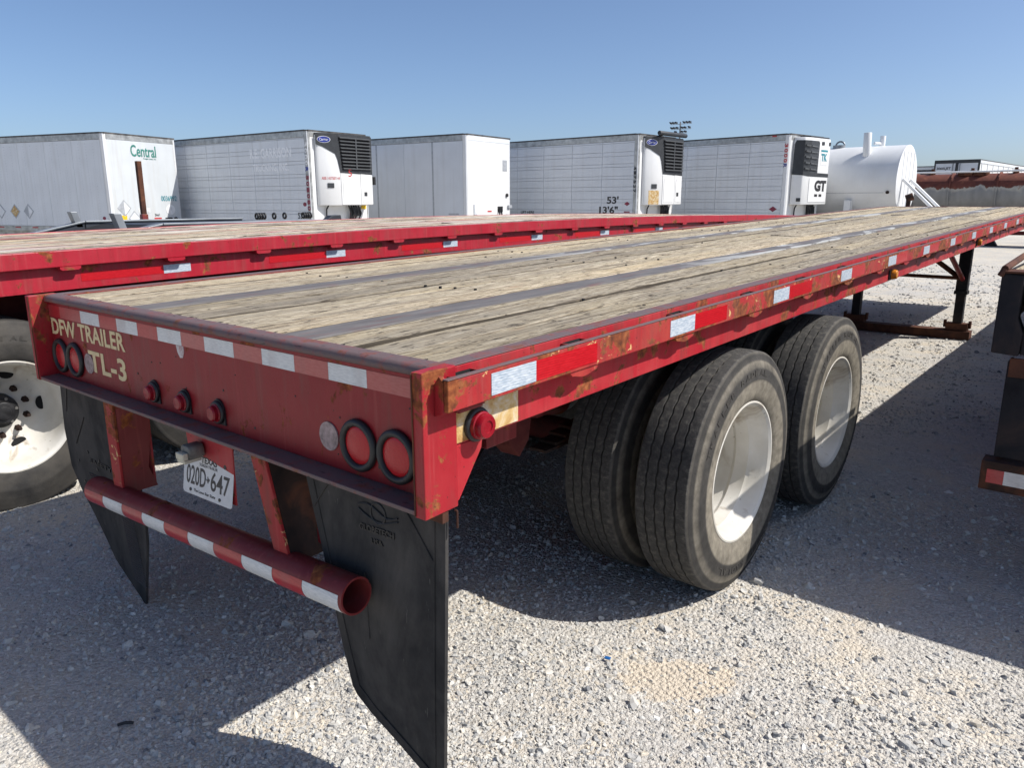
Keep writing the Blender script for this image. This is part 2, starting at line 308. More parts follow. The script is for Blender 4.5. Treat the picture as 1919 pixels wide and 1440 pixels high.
# ------------------------------------------------------------------ mesh helpers
class MB:
    def __init__(s): s.v = []; s.f = []
    def add(s, vs, fs):
        o = len(s.v); s.v += [tuple(v) for v in vs]; s.f += [tuple(i + o for i in f) for f in fs]; return s
    def box(s, x0, x1, y0, y1, z0, z1, ny=1, jit=0.0):
        if ny == 1:
            vs = [(x0, y0, z0), (x1, y0, z0), (x1, y1, z0), (x0, y1, z0), (x0, y0, z1), (x1, y0, z1), (x1, y1, z1), (x0, y1, z1)]
            return s.add(vs, [(3, 2, 1, 0), (4, 5, 6, 7), (0, 1, 5, 4), (1, 2, 6, 5), (2, 3, 7, 6), (3, 0, 4, 7)])
        vs = []; fs = []
        for i in range(ny + 1):
            y = y0 + (y1 - y0) * i / ny
            q = [random.uniform(-jit, jit) for _ in range(6)]
            vs += [(x0 + q[0], y, z0), (x1 + q[1], y, z0), (x1 + q[1], y, z1 + q[2]), (x0 + q[0], y, z1 + q[3])]
        for i in range(ny):
            a = 4 * i; b = a + 4
            fs += [(a, a + 1, b + 1, b), (a + 1, a + 2, b + 2, b + 1), (a + 2, a + 3, b + 3, b + 2), (a + 3, a, b, b + 3)]
        fs += [(3, 2, 1, 0), (4 * ny, 4 * ny + 1, 4 * ny + 2, 4 * ny + 3)]
        fs = [tuple(reversed(f)) for f in fs]
        return s.add(vs, fs)
    def prism(s, poly, O, U, V, t):
        """2-D polygon (u,v) placed at O along U,V and thickened by t along U x V"""
        O, U, V = Vector(O), Vector(U), Vector(V); N = U.cross(V).normalized() * t; n = len(poly)
        a = [O + U * p[0] + V * p[1] for p in poly]; b = [p + N for p in a]
        fs = [tuple(range(n - 1, -1, -1)), tuple(range(n, 2 * n))]
        fs += [(i, (i + 1) % n, n + (i + 1) % n, n + i) for i in range(n)]
        return s.add(a + b, fs)
    def cyl(s, p0, p1, r0, r1=None, n=20, caps=True, hollow=0.0):
        r1 = r0 if r1 is None else r1; p0, p1 = Vector(p0), Vector(p1); d = (p1 - p0).normalized()
        a = Vector((0, 0, 1)) if abs(d.z) < 0.9 else Vector((1, 0, 0)); u = d.cross(a).normalized(); w = d.cross(u)
        ring = lambda p, r: [p + u * (r * math.cos(2 * PI * i / n)) + w * (r * math.sin(2 * PI * i / n)) for i in range(n)]
        if hollow:
            vs = ring(p0, r0) + ring(p1, r1) + ring(p1, r1 - hollow) + ring(p0, r0 - hollow); fs = []
            for k in range(4):
                for i in range(n): j = (i + 1) % n; q = (k + 1) % 4; fs.append((k * n + i, k * n + j, q * n + j, q * n + i))
            return s.add(vs, [tuple(reversed(f)) for f in fs])
        vs = ring(p0, r0) + ring(p1, r1); fs = [(n + i, n + (i + 1) % n, (i + 1) % n, i) for i in range(n)]
        if caps: fs += [tuple(range(n)), tuple(range(2 * n - 1, n - 1, -1))]
        return s.add(vs, fs)
    def lathe(s, prof, O=(0, 0, 0), axis='X', n=64, zig=None, closed=False):
        """profile of (along, radius) turned round the axis"""
        O = Vector(O); m = len(prof); vs = []
        for i in range(n):
            t = 2 * PI * i / n
            for k, (a, r) in enumerate(prof):
                if zig and zig[k]: a = a + zig[k] * (1 if i % 2 else -1)
                c, q = r * math.cos(t), r * math.sin(t)
                vs.append(O + (Vector((a, c, q)) if axis == 'X' else Vector((c, a, q)) if axis == 'Y' else Vector((c, q, a))))
        fs = []
        for i in range(n):
            j = (i + 1) % n
            for k in range(m if closed else m - 1):
                q = (k + 1) % m
                f = (i * m + k, i * m + q, j * m + q, j * m + k)
                fs.append(f if axis != 'Y' else tuple(reversed(f)))
        return s.add(vs, fs)
    def tube(s, pts, r, n=8):
        for a, b in zip(pts[:-1], pts[1:]): s.cyl(a, b, r, n=n)
        return s
    def torus(s, O, axis, R, r, n=36, m=10):
        prof = [(r * math.cos(2 * PI * k / m), R + r * math.sin(2 * PI * k / m)) for k in range(m)]
        return s.lathe(prof, O, axis, n, closed=True)
    def mesh(s, name, bevel=0.0, smooth=0, shear=0.0, warp=None, fixn=True):
        me = bpy.data.meshes.new(name)
        vs = s.v
        if shear: vs = [(x, y, z + shear * y) for x, y, z in vs]
        if warp: vs = [warp(*v) for v in vs]
        me.from_pydata(vs, [], s.f)
        if bevel or fixn:
            bm = bmesh.new(); bm.from_mesh(me)
            bmesh.ops.recalc_face_normals(bm, faces=bm.faces)
            if bevel:
                es = [e for e in bm.edges if len(e.link_faces) == 2 and e.calc_face_angle(0) > 0.5]
                bmesh.ops.bevel(bm, geom=es, offset=bevel, segments=2, profile=0.5, affect='EDGES', clamp_overlap=True)
            bm.to_mesh(me); bm.free()
        if smooth:
            me.polygons.foreach_set('use_smooth', [True] * len(me.polygons)); me.update()
            try: me.set_sharp_from_angle(angle=math.radians(smooth))
            except Exception: pass
        return me

def plank_mesh(x0, x1, y0, y1, zb, zt, n, wear=1.0, warp=None, shear=0.0):
    vs = []; fs = []; edge_dirt_shade = []; m = 6
    e0, e1, d0, d1 = 0.004, 0.005, 0.003, 0.005
    tgt = [random.uniform(0.002, 0.010) for _ in range(n + 1)]
    for i in range(n + 1):
        y = y0 + (y1 - y0) * i / n
        e1 = 0.35 * e1 + 0.65 * tgt[i] * wear; d1 = 0.35 * d1 + 0.65 * random.uniform(0.002, 0.011) * wear
        e0 = 0.5 * e0 + 0.5 * random.uniform(0.002, 0.008) * wear; j = [random.uniform(-0.0018, 0.0018) * wear for _ in range(4)]
        ye = y + (random.uniform(-0.006, 0.006) if i in (0, n) else 0)
        row = [(x0, y, zb), (x0 + j[0], ye, zt - 0.005 * wear), (x0 + e0, ye, zt + j[1]), (x1 - e1, ye, zt + j[2]), (x1 + j[3], ye, zt - d1), (x1, y, zb)]
        vs += row; edge_dirt_shade += [1, 1, 0.0, 0.0, 1, 1]
    for i in range(n):
        for k in range(m):
            q = (k + 1) % m; a = i * m; b = a + m; fs.append((a + k, a + q, b + q, b + k))
    fs += [tuple(range(m - 1, -1, -1)), tuple(range(n * m, n * m + m))]
    if shear: vs = [(x, y, z + shear * y) for x, y, z in vs]
    if warp: vs = [warp(*v) for v in vs]
    me = bpy.data.meshes.new('plank'); me.from_pydata(vs, [], fs)
    a = me.attributes.new('dirt', 'FLOAT', 'POINT'); a.data.foreach_set('value', edge_dirt_shade)
    bm = bmesh.new(); bm.from_mesh(me); bmesh.ops.recalc_face_normals(bm, faces=bm.faces); bm.to_mesh(me); bm.free()
    return me

def obj(name, me, mat=None, parent=None, loc=None, rot=None):
    o = bpy.data.objects.new(name, me); COL.objects.link(o)
    if mat is not None and not me.materials: me.materials.append(M[mat] if isinstance(mat, str) else mat)
    if parent is not None: o.parent = parent
    if loc is not None: o.location = loc
    if rot is not None: o.rotation_euler = rot
    return o
def part(name, mb, mat, parent, bevel=0.0, smooth=0, **k): return obj(name, mb.mesh(name, bevel, smooth, **k), mat, parent)
def thing(name, label, cat, loc=(0, 0, 0), rotz=0.0, group=None):
    o = bpy.data.objects.new(name, None); COL.objects.link(o); o.empty_display_size = 0.2
    o.location = loc; o.rotation_euler = (0, 0, rotz); o['label'] = label; o['category'] = cat
    if group: o['group'] = group
    return o
def tag(o, label, cat, group=None):
    o['label'] = label; o['category'] = cat
    if group: o['group'] = group
    return o

def text_mesh(body, w, h, th=0.001, bold=0.0, sx=1.0):
    cu = bpy.data.curves.new('t', 'FONT'); cu.body = body; cu.size = 1.0; cu.extrude = 0.01; cu.offset = bold; cu.resolution_u = 3
    cu.space_character = sx
    t = bpy.data.objects.new('t', cu); COL.objects.link(t)
    dg = bpy.context.evaluated_depsgraph_get(); me = bpy.data.meshes.new_from_object(t.evaluated_get(dg))
    bpy.data.objects.remove(t); bpy.data.curves.remove(cu)
    co = np.empty(len(me.vertices) * 3); me.vertices.foreach_get('co', co); co = co.reshape(-1, 3)
    mn, mx = co.min(0), co.max(0); sz = mx - mn
    co = (co - mn) / np.where(sz > 0, sz, 1) * np.array([w, h, th])
    me.vertices.foreach_set('co', co.ravel()); me.update(); me.materials.clear(); me.name = 'lettering'
    return me
def text(body, O, U, V, w, h, mat, parent, th=0.0015, bold=0.012, name='lettering', sx=1.0, fit=None):
    me = text_mesh(body, w, h, th, bold, sx)
    U, V = Vector(U).normalized(), Vector(V).normalized(); N = U.cross(V); O = Vector(O)
    for v in me.vertices:
        c = v.co; p = O + U * c.x + V * c.y + N * c.z
        if fit: p = fit(p)
        v.co = p
    me.update(); return obj(name, me, mat, parent)
X_, Y_, Z_ = (1, 0, 0), (0, 1, 0), (0, 0, 1)

# ------------------------------------------------------------------ ground
def ground_mat():
    g = G('crushed_limestone', 0.92, spec=0.15)
    big = g.noise(0.55, None, 5, 0.55, 0.3); mid = g.noise(3.2, None, 6, 0.6)
    vor = g.voro(62); vorc = g.voro(62, out='Color'); vor2 = g.voro(150); vor2c = g.voro(150, out='Color')
    shade = g.ramp(g.sep(vorc)[0], [(0.0, (0.40, 0.39, 0.365)), (0.5, (0.52, 0.50, 0.46)), (1.0, (0.64, 0.62, 0.58))])
    sh2 = g.ramp(g.sep(vor2c)[0], [(0.0, (0.38, 0.365, 0.335)), (0.6, (0.53, 0.505, 0.46)), (1.0, (0.64, 0.615, 0.57))])
    c = g.mix(g.ramp(g.noise(9, None, 4), [(0.4, 0.0), (0.6, 1.0)]), shade, sh2)
    sand = g.ramp(mid, [(0.46, 0.0), (0.66, 0.8)])
    c = g.mix(sand, c, (0.60, 0.535, 0.435))
    # bare sandy tyre print
    x, y, z = g.sep(g.co()); dx = g.math('SUBTRACT', x, 1.33); dy = g.math('SUBTRACT', y, 1.0)
    u = g.math('ADD', g.math('MULTIPLY', dx, 0.75), g.math('MULTIPLY', dy, 0.66)); w = g.math('SUBTRACT', g.math('MULTIPLY', dy, 0.75), g.math('MULTIPLY', dx, 0.66))
    q = g.math('ADD', g.math('POWER', g.math('MULTIPLY', u, 4.6), 2.0), g.math('POWER', g.math('MULTIPLY', w, 8.0), 2.0))
    q = g.math('ADD', q, g.math('MULTIPLY', g.math('SUBTRACT', g.noise(16, None, 5), 0.5), 2.4))
    pm = g.ramp(q, [(0.75, 1.0), (1.15, 0.0)])
    c = g.mix(g.math('MULTIPLY', pm, 0.8), c, (0.60, 0.52, 0.41))
    tread = g.math('MULTIPLY', g.math('SINE', g.math('MULTIPLY', g.math('ADD', u, g.math('MULTIPLY', w, 0.6)), 190.0), 0.0), pm)
    c = g.mix(1.0, c, g.ramp(big, [(0.3, (0.88, 0.88, 0.89)), (0.7, (1.08, 1.06, 1.02))]), 'MULTIPLY')
    g.color(c)
    h = g.math('ADD', g.math('MULTIPLY', vor, -1.0), g.math('MULTIPLY', vor2, -0.4))
    h = g.math('ADD', h, g.math('MULTIPLY', g.noise(240, None, 3), 0.25))
    h = g.math('ADD', h, g.math('MULTIPLY', tread, 0.13)); g.bump(h, 0.012, 0.8)
    return g.m
M['ground'] = ground_mat()
def hgt(x, y):
    return 0.006 * np.sin(x * 2.1 + 0.7) * np.cos(y * 1.7) + 0.004 * np.sin(x * 5.3 + y * 4.1)
def build_ground():
    me = bpy.data.meshes.new('ground')
    ax = np.concatenate([[-1500, -400, -120, -60, -35, -22, -14, -9], np.arange(-6, 6.01, 0.2), [8, 12, 18, 30, 60, 200, 1500]])
    ay = np.concatenate([[-1500, -200, -40, -12, -6, -4], np.arange(-3, 8.01, 0.2), np.arange(8.5, 16, 0.5), [18, 22, 30, 40, 60, 100, 200, 500, 1500]])
    Xg, Yg = np.meshgrid(ax, ay, indexing='ij'); Zg = np.where((abs(Xg) < 7) & (Yg > -4) & (Yg < 9), hgt(Xg, Yg), 0.0)
    vs = np.stack([Xg.ravel(), Yg.ravel(), Zg.ravel()], 1); ny = len(ay)
    fs = [(i * ny + j, (i + 1) * ny + j, (i + 1) * ny + j + 1, i * ny + j + 1) for i in range(len(ax) - 1) for j in range(ny - 1)]
    me.from_pydata(vs.tolist(), [], fs); me.polygons.foreach_set('use_smooth', [True] * len(me.polygons)); me.update()
    o = obj('ground', me, 'ground'); o['kind'] = 'structure'; o['label'] = 'pale crushed limestone yard'
build_ground()

# ------------------------------------------------------------------ gravel (stones instanced on points by geometry nodes)
def stone_mat():
    g = G('limestone_chip', 0.9, spec=0.2)
    a = g.n('ShaderNodeAttribute'); a.attribute_name = 'shade'; a.attribute_type = 'INSTANCER'
    c = g.ramp(a.outputs['Fac'], [(0.0, (0.19, 0.195, 0.205)), (0.15, (0.36, 0.36, 0.355)), (0.45, (0.48, 0.468, 0.442)), (0.75, (0.57, 0.553, 0.513)), (0.92, (0.64, 0.57, 0.46)), (1.0, (0.70, 0.69, 0.66))])
    nz = g.noise(60, g.co(), 4)
    c = g.mix(1.0, c, g.ramp(nz, [(0.3, (0.82, 0.82, 0.82)), (0.7, (1.1, 1.1, 1.08))]), 'MULTIPLY'); g.color(c)
    return g.m
M['stone'] = stone_mat()
def build_gravel():
    N = 520000
    # density falls with distance from the trailer's rear corner, where the picture shows single stones
    c0 = np.array([2.4, -1.25]); lr = rng.uniform(math.log(0.75), math.log(24), N); r = np.exp(lr)
    th = rng.uniform(math.radians(35), math.radians(215), N)
    P = np.stack([c0[0] + r * np.cos(th), c0[1] + r * np.sin(th)], 1)
    x, y = P[:, 0], P[:, 1]
    dens = 0.5 + 0.25 * np.sin(x * 2.3 + 1.3 * np.sin(y * 1.9)) + 0.25 * np.sin(y * 2.9 + 1.7 * np.sin(x * 1.4 + 2)) + 0.18 * np.sin(7.1 * x + 2 * np.sin(5 * y)) * np.sin(6.3 * y + 1)
    # a bare sandy tyre print in the gravel
    u = (x - 1.33) * 0.75 + (y - 1.0) * 0.66; w = -(x - 1.33) * 0.66 + (y - 1.0) * 0.75
    bare = ((np.abs(u) < 0.20) & (np.abs(w) < 0.11))
    keep = (rng.random(N) < np.clip(-0.05 + 1.35 * dens, 0.10, 1)) & ~(bare & (rng.random(N) < 0.9))
    P = P[keep]; r = r[keep]; n = len(P)
    rad = rng.lognormal(math.log(0.0043), 0.44, n) * np.clip(0.85 + 0.11 * r, 0.9, 3.2)
    big = rng.random(n) < 0.004; rad[big] *= rng.uniform(1.7, 2.8, big.sum()); rad = np.clip(rad, 0.0024, 0.028)
    z = hgt(P[:, 0], P[:, 1]) * ((np.abs(P[:, 0]) < 7) & (P[:, 1] > -4) & (P[:, 1] < 9)) + rad * rng.uniform(-0.45, 0.22, n)
    me = bpy.data.meshes.new('gravel'); me.vertices.add(n)
    me.vertices.foreach_set('co', np.stack([P[:, 0], P[:, 1], z], 1).astype(np.float32).ravel())
    def at(nm, typ, key, arr):
        a = me.attributes.new(nm, typ, 'POINT'); a.data.foreach_set(key, arr.astype(np.float32).ravel())
    at('rad', 'FLOAT', 'value', rad); at('shade', 'FLOAT', 'value', np.clip(rng.normal(0.52, 0.23, n), 0, 1))
    rot = np.stack([rng.normal(0, 0.5, n), rng.normal(0, 0.5, n), rng.uniform(0, 6.28, n)], 1); at('rot', 'FLOAT_VECTOR', 'vector', rot)
    o = obj('gravel', me, 'stone'); o['kind'] = 'stuff'; o['label'] = 'loose crushed limestone chips strewn over the yard'
    ng = bpy.data.node_groups.new('gravel_scatter', 'GeometryNodeTree')
    ng.interface.new_socket('Geometry', in_out='INPUT', socket_type='NodeSocketGeometry'); ng.interface.new_socket('Geometry', in_out='OUTPUT', socket_type='NodeSocketGeometry')
    N_ = ng.nodes.new; L = ng.links.new
    gi, go = N_('NodeGroupInput'), N_('NodeGroupOutput'); join = N_('GeometryNodeJoinGeometry')
    for k in range(7):
        ico = N_('GeometryNodeMeshIcoSphere'); ico.inputs['Radius'].default_value = 1.0; ico.inputs['Subdivisions'].default_value = 2
        sp = N_('GeometryNodeSetPosition'); nz = N_('ShaderNodeTexNoise'); nz.noise_dimensions = '4D'; nz.inputs['W'].default_value = k * 3.7
        nz.inputs['Scale'].default_value = 0.75; nz.inputs['Detail'].default_value = 1
        sb = N_('ShaderNodeVectorMath'); sb.operation = 'SUBTRACT'; sb.inputs[1].default_value = (0.5, 0.5, 0.5); L(nz.outputs['Color'], sb.inputs[0])
        sc = N_('ShaderNodeVectorMath'); sc.operation = 'SCALE'; sc.inputs[3].default_value = 2.6; L(sb.outputs[0], sc.inputs[0])
        L(ico.outputs['Mesh'], sp.inputs['Geometry']); L(sc.outputs[0], sp.inputs['Offset'])
        hull = N_('GeometryNodeConvexHull'); tr = N_('GeometryNodeTransform')
        tr.inputs['Scale'].default_value = (1.25, 0.9, 0.62) if k % 2 else (1.0, 1.0, 0.75)
        L(sp.outputs[0], tr.inputs['Geometry'])
        sm = N_('GeometryNodeSetMaterial'); sm.inputs['Material'].default_value = M['stone']; L(tr.outputs[0], sm.inputs['Geometry'])
        ss = N_('GeometryNodeSetShadeSmooth'); ss.inputs['Shade Smooth'].default_value = False; L(sm.outputs[0], ss.inputs['Geometry'])
        ti = N_('GeometryNodeGeometryToInstance'); L(ss.outputs[0], ti.inputs[0]); L(ti.outputs[0], join.inputs[0])
        ng.nodes.remove(hull)
    iop = N_('GeometryNodeInstanceOnPoints'); L(gi.outputs[0], iop.inputs['Points']); L(join.outputs[0], iop.inputs['Instance'])
    iop.inputs['Pick Instance'].default_value = True
    def named(nm, t):
        a = N_('GeometryNodeInputNamedAttribute'); a.data_type = t; a.inputs['Name'].default_value = nm; return a.outputs[0]
    L(named('rad', 'FLOAT'), iop.inputs['Scale'])
    e2r = N_('FunctionNodeEulerToRotation'); L(named('rot', 'FLOAT_VECTOR'), e2r.inputs[0]); L(e2r.outputs[0], iop.inputs['Rotation'])
    L(iop.outputs[0], go.inputs[0])
    md = o.modifiers.new('scatter', 'NODES'); md.node_group = ng
build_gravel()

# ------------------------------------------------------------------ wheels
def tyre_mesh(W=0.275, R=0.5308, Ri=0.300, n=112):
    h = W / 2; q = R / 0.5308
    out = [(0.102, Ri), (0.118, Ri + 0.012), (0.128, Ri + 0.030), (0.134, 0.365), (0.1375, 0.40), (0.1375, 0.418), (0.1345, 0.424), (0.134, 0.452), (0.1315, 0.458), (0.126, 0.482), (0.1225, 0.490), (0.1195, 0.500), (0.1165, 0.507), (0.115, 0.520), (0.108, 0.5275)]
    gr = [0.066, 0.022, -0.022, -0.066]; gw = 0.0040; gd = 0.012
    prof = []; zig = []
    def ap(a, r, z=0): prof.append((a * h / 0.1375, r * q)); zig.append(z)
    for a, r in out: ap(a, r)
    for i, gx in enumerate(gr):
        z = 0.0024
        ap(gx + gw + 0.003, 0.5302); ap(gx + gw, 0.5300, z); ap(gx + gw * 0.6, 0.5300 - gd, z); ap(gx - gw * 0.6, 0.5300 - gd, z); ap(gx - gw, 0.5300, z); ap(gx - gw - 0.003, 0.5302)
    for a, r in reversed(out): ap(-a, r)
    mb = MB().lathe(prof, n=n, zig=zig, closed=True)
    return mb.mesh('tyre', smooth=38)
TYRE = tyre_mesh(); TYRE.materials.append(M['tyre'])
def rim_mesh(disc=-0.215):
    # outer lip, deep barrel, then the mounting disc; +x looks outwards
    p = [(0.100, 0.292), (0.112, 0.300), (0.116, 0.312), (0.121, 0.313), (0.122, 0.305), (0.112, 0.293), (0.098, 0.288), (0.085, 0.282), (0.045, 0.277), (0.03, 0.268), (-0.03, 0.264), (-0.045, 0.272), (-0.12, 0.274), (-0.135, 0.262), (disc + 0.03, 0.258), (disc + 0.01, 0.25), (disc, 0.232), (disc - 0.005, 0.15), (disc + 0.004, 0.10), (disc + 0.004, 0.0)]
    return MB().lathe(p, n=72).mesh('rim', smooth=24, fixn=True)
RIM = rim_mesh(); RIM.materials.append(M['rim'])
RIM_IN = MB().lathe([(-0.116, 0.312), (-0.121, 0.305), (-0.10, 0.288), (0.0, 0.27), (0.10, 0.288), (0.121, 0.305), (0.116, 0.312)], n=48).mesh('rim', smooth=40); RIM_IN.materials.append(M['rim'])
HUB = MB().cyl((-0.24, 0, 0), (-0.12, 0, 0), 0.10, 0.085, n=24).cyl((-0.12, 0, 0), (-0.07, 0, 0), 0.06, 0.055, n=20).mesh('hub', 0.004, 40); HUB.materials.append(M['hub'])
def arc_text(body, r, a0, da, x, h, w):
    """raised sidewall letters bent round the tyre"""
    out = MB(); n = len(body)
    for i, ch in enumerate(body):
        if ch == ' ': continue
        me = text_mesh(ch, w * (0.35 if ch in 'I1' else 1.0), h, 0.003, 0.02)
        a = a0 + da * i; vs = []
        for v in me.vertices:
            t = a + (v.co.x - w / 2) / r * 1.0; rad = r + v.co.y
            # clockwise seen from +x so the lettering reads from outside, tops outwards
            vs.append((x + v.co.z, -rad * math.sin(-t), rad * math.cos(-t)))
        out.add(vs, [tuple(p.vertices) for p in me.polygons]); bpy.data.meshes.remove(me)
    return out
LETTER = arc_text('ALL STEEL RADIAL', 0.4245, math.radians(118), math.radians(6.3), 0.1335, 0.026, 0.036).add([], []).mesh('sidewall_lettering', fixn=False); LETTER.materials.append(M['tyre_old'])
LETTER2 = arc_text('TRAILER RADIAL', 0.4245, math.radians(-62), math.radians(6.3), 0.1335, 0.026, 0.036).mesh('sidewall_lettering', fixn=False); LETTER2.materials.append(M['tyre_old'])
def wheel(parent, x, y, z, side, outer, spin=0.0):
    t = obj('tyre', TYRE, None, parent, (x, y, z), (spin, 0, 0 if side > 0 else PI))
    obj('rim', RIM if outer else RIM_IN, None, t)
    if outer:
        obj('hub', HUB, None, t)
        obj('sidewall_lettering', LETTER, None, t); obj('sidewall_lettering', LETTER2, None, t)
    return t

# ------------------------------------------------------------------ the near flatbed trailer
S = 0.0212; HW = 1.176; YE = 13.3; ZT = 1.288
def build_main():
    T = thing('flatbed_trailer', 'old red flatbed trailer with bare wooden deck and cream TL-3 lettering, in the foreground', 'trailer', (0, 0, 0))
    def P(name, mb, mat, bevel=0.002, smooth=0, parent=T, shear=S, **k): return part(name, mb, mat, parent, bevel, smooth, shear=shear, **k)
    # --- deck boards, each section between the steel strips
    sx = [(-1.122, -0.535), (-0.385, 0.448), (0.598, 1.118)]
    for (a, b), nb in zip(sx, (3, 5, 3)):
        ws = np.array([1 + random.uniform(-0.12, 0.12) for _ in range(nb)]); ed = a + (b - a) * np.concatenate([[0], np.cumsum(ws) / ws.sum()])
        for k in range(nb):
            cuts = [0.045 + random.uniform(0, 0.012), random.choice((3.9, 4.5, 5.1)) + random.uniform(-.1, .1), random.choice((8.4, 9.0, 9.6)) + random.uniform(-.1, .1), YE - 0.02]
            for y0, y1 in zip(cuts[:-1], cuts[1:]):
                zt = ZT - 0.004 + random.uniform(-0.005, 0.003)
                g0 = random.choice((0.002, 0.004, 0.0065, 0.009))
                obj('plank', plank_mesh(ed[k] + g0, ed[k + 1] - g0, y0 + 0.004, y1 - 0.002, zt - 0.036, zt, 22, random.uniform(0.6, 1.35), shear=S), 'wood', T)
    # splintered ends and screw heads
    mb = MB()
    for y in (1.15, 2.4, 2.75, 4.1, 5.6, 7.2):
        for x in np.arange(-1.06, 1.08, 0.092):
            if -0.54 < x < -0.38 or 0.44 < x < 0.60 or random.random() < 0.45: continue
            xx, yy = x + random.uniform(-.012, .012), y + random.uniform(-.03, .03)
            mb.cyl((xx, yy, ZT - 0.012), (xx, yy, ZT - 0.0012), 0.0066, n=8)
    o = P('deck_screws', mb, 'void', 0); o['kind'] = 'stuff'
    mb = MB()
    for i in range(70):
        x = random.uniform(-1.1, 1.1)
        if -0.54 < x < -0.38 or 0.44 < x < 0.60: continue
        l = random.uniform(0.01, 0.035); w = random.uniform(0.004, 0.014)
        mb.prism([(-w, 0), (w, 0), (w * 0.3, l), (-w * 0.4, l * 0.8)], (x, 0.036, ZT - 0.0015 + random.uniform(0, 0.002)), X_, Y_, 0.0012)
    o = P('splinters', mb, 'void', 0); o['kind'] = 'stuff'
    for a, b in ((-0.530, -0.390), (0.453, 0.593)):
        P('floor_strip', MB().box(a, b, 0.03, YE - 0.02, ZT - 0.03, ZT - 0.001), 'strip', 0.003)
    # --- side channels, rub rails, stake pockets, both sides
    for s in (1, -1):
        def bx(mb, a, b, *r): return mb.box(min(a * s, b * s), max(a * s, b * s), *r)
        mb = MB(); bx(mb, HW - 0.014, HW, 0.042, YE, 1.089, ZT); bx(mb, HW - 0.054, HW - 0.0145, 0.042, YE, ZT - 0.011, ZT + 0.001); bx(mb, HW - 0.07, HW - 0.0145, 0.042, YE, 1.089, 1.099)
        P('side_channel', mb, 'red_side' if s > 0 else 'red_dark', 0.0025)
        P('top_flange', bx(MB(), HW - 0.0545, HW + 0.001, 0.042, YE, ZT + 0.0012, ZT + 0.0035), 'edge', 0.001)
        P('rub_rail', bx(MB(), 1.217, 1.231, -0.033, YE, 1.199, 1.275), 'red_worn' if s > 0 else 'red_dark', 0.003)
        P('rail_edge', bx(MB(), 1.2155, 1.2325, -0.034, YE, 1.2755, 1.2785), 'edge', 0.001)
        for k in range(0, 22):
            yc = -0.0866 + 0.6154 * k
            if k == 0: yc = 0.06
            if yc > YE - .1: break
            mb = MB()
            bx(mb, HW + 0.001, 1.2165, yc - 0.05, yc - 0.042, 1.19, 1.272); bx(mb, HW + 0.001, 1.2165, yc + 0.042, yc + 0.05, 1.19, 1.272)
            bx(mb, HW + 0.001, 1.2165, yc - 0.0415, yc + 0.0415, 1.185, 1.193)
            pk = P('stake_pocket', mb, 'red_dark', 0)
            P('pocket_recess', bx(MB(), HW + 0.0008, HW + 0.0022, yc - 0.0415, yc + 0.0415, 1.20, 1.273), 'void', 0, parent=pk)  # near-black plate on the web, painting the shade inside the pocket
            P('pocket_cap', bx(MB(), HW + 0.004, 1.2163, yc - 0.0415, yc + 0.0415, 1.245, 1.249), 'void', 0, parent=pk)  # near-black plate across the open pocket, standing in for its inner shade
            if k == 0: continue
            pts = [(-0.075, 0.0), (-0.06, -0.014)] + [(-0.045 + 0.09 * t / 6, -0.016 - 0.008 * math.sin(PI * t / 6)) for t in range(7)] + [(0.06, -0.014), (0.075, 0.0)]
            mb = MB().prism(pts, (s * (HW + 0.003) if s > 0 else s * 1.226, yc, 1.199), (0, 1, 0), Z_, 0.047)
            P('pocket_strap', mb, 'red_worn', 0.001, parent=pk)
    # spacer lugs behind the rub rail between the pockets
    # --- conspicuity tape on the right rub rail
    for k in range(15):
        y = 0.118 + 0.905 * k
        lr = (0.287, 0.263, 0.289, 0.235, 0.27)[k % 5]
        if y > YE - 0.3: break
        P('reflective_tape', MB().box(1.2312, 1.2322, y, y + 0.177, 1.209, 1.264), 'tape_white', 0)
        P('reflective_tape', MB().box(1.2312, 1.2322, y + 0.1772, y + 0.177 + lr, 1.209, 1.264), 'tape_red', 0)
    # --- rear header
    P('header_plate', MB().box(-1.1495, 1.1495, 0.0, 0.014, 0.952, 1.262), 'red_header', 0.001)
    pr = [(0.044, 0.030), (0.0, 0.030), (-0.008, 0.028), (-0.014, 0.022), (-0.016, 0.012), (-0.013, 0.004), (-0.004, 0.0), (0.014, 0.0), (0.044, 0.0)]
    P('top_bar', MB().prism(pr, (-1.149, 0, 1.263), Y_, Z_, 2.298), 'edge', 0, 50)
    P('bottom_lip', MB().box(-1.1495, 1.1495, -0.070, 0.02, 0.939, 0.951), 'edge', 0.002)
    for s in (1, -1):
        x0, x1 = sorted((s * 1.150, s * 1.187))
        P('end_plate', MB().box(x0, x1, -0.072, 0.041, 0.936, 1.294), 'red', 0.003)
        x0, x1 = sorted((s * 1.1615, s * 1.1765))
        P('corner_gusset', MB().prism([(0.0415, 0.945), (0.0415, 1.0885), (0.145, 1.0885), (0.14, 1.06), (0.055, 0.945)], (x0, 0, 0), Y_, Z_, x1 - x0), 'red_side', 0.001)
        x0, x1 = sorted((s * 1.1875, s * 1.2165))
        P('rail_bracket', MB().prism([(0, 1.185), (1, 1.195), (1, 1.27), (0.55, 1.283), (0, 1.262)], (x0 if s > 0 else x1, -0.020 if s > 0 else -0.034, 0), ((x1 - x0) * s, 0, 0), Z_, 0.014), 'red', 0.001)
    # tape along the top of the header
    us = [-1.148, -1.036, -0.833, -0.663, -0.514, -0.349, -0.200, -0.038, 0.111, 0.283, 0.436, 0.597, 0.751, 0.910, 1.149]
    ms = ['tape_red_old', 'tape_pink', 'tape_white_old', 'tape_red_old', 'tape_white_old', 'tape_red_old', 'tape_white_old', 'tape_pink', 'tape_white_old', 'tape_pink', 'tape_white_old', 'tape_pink', 'tape_white_old', 'tape_pink']
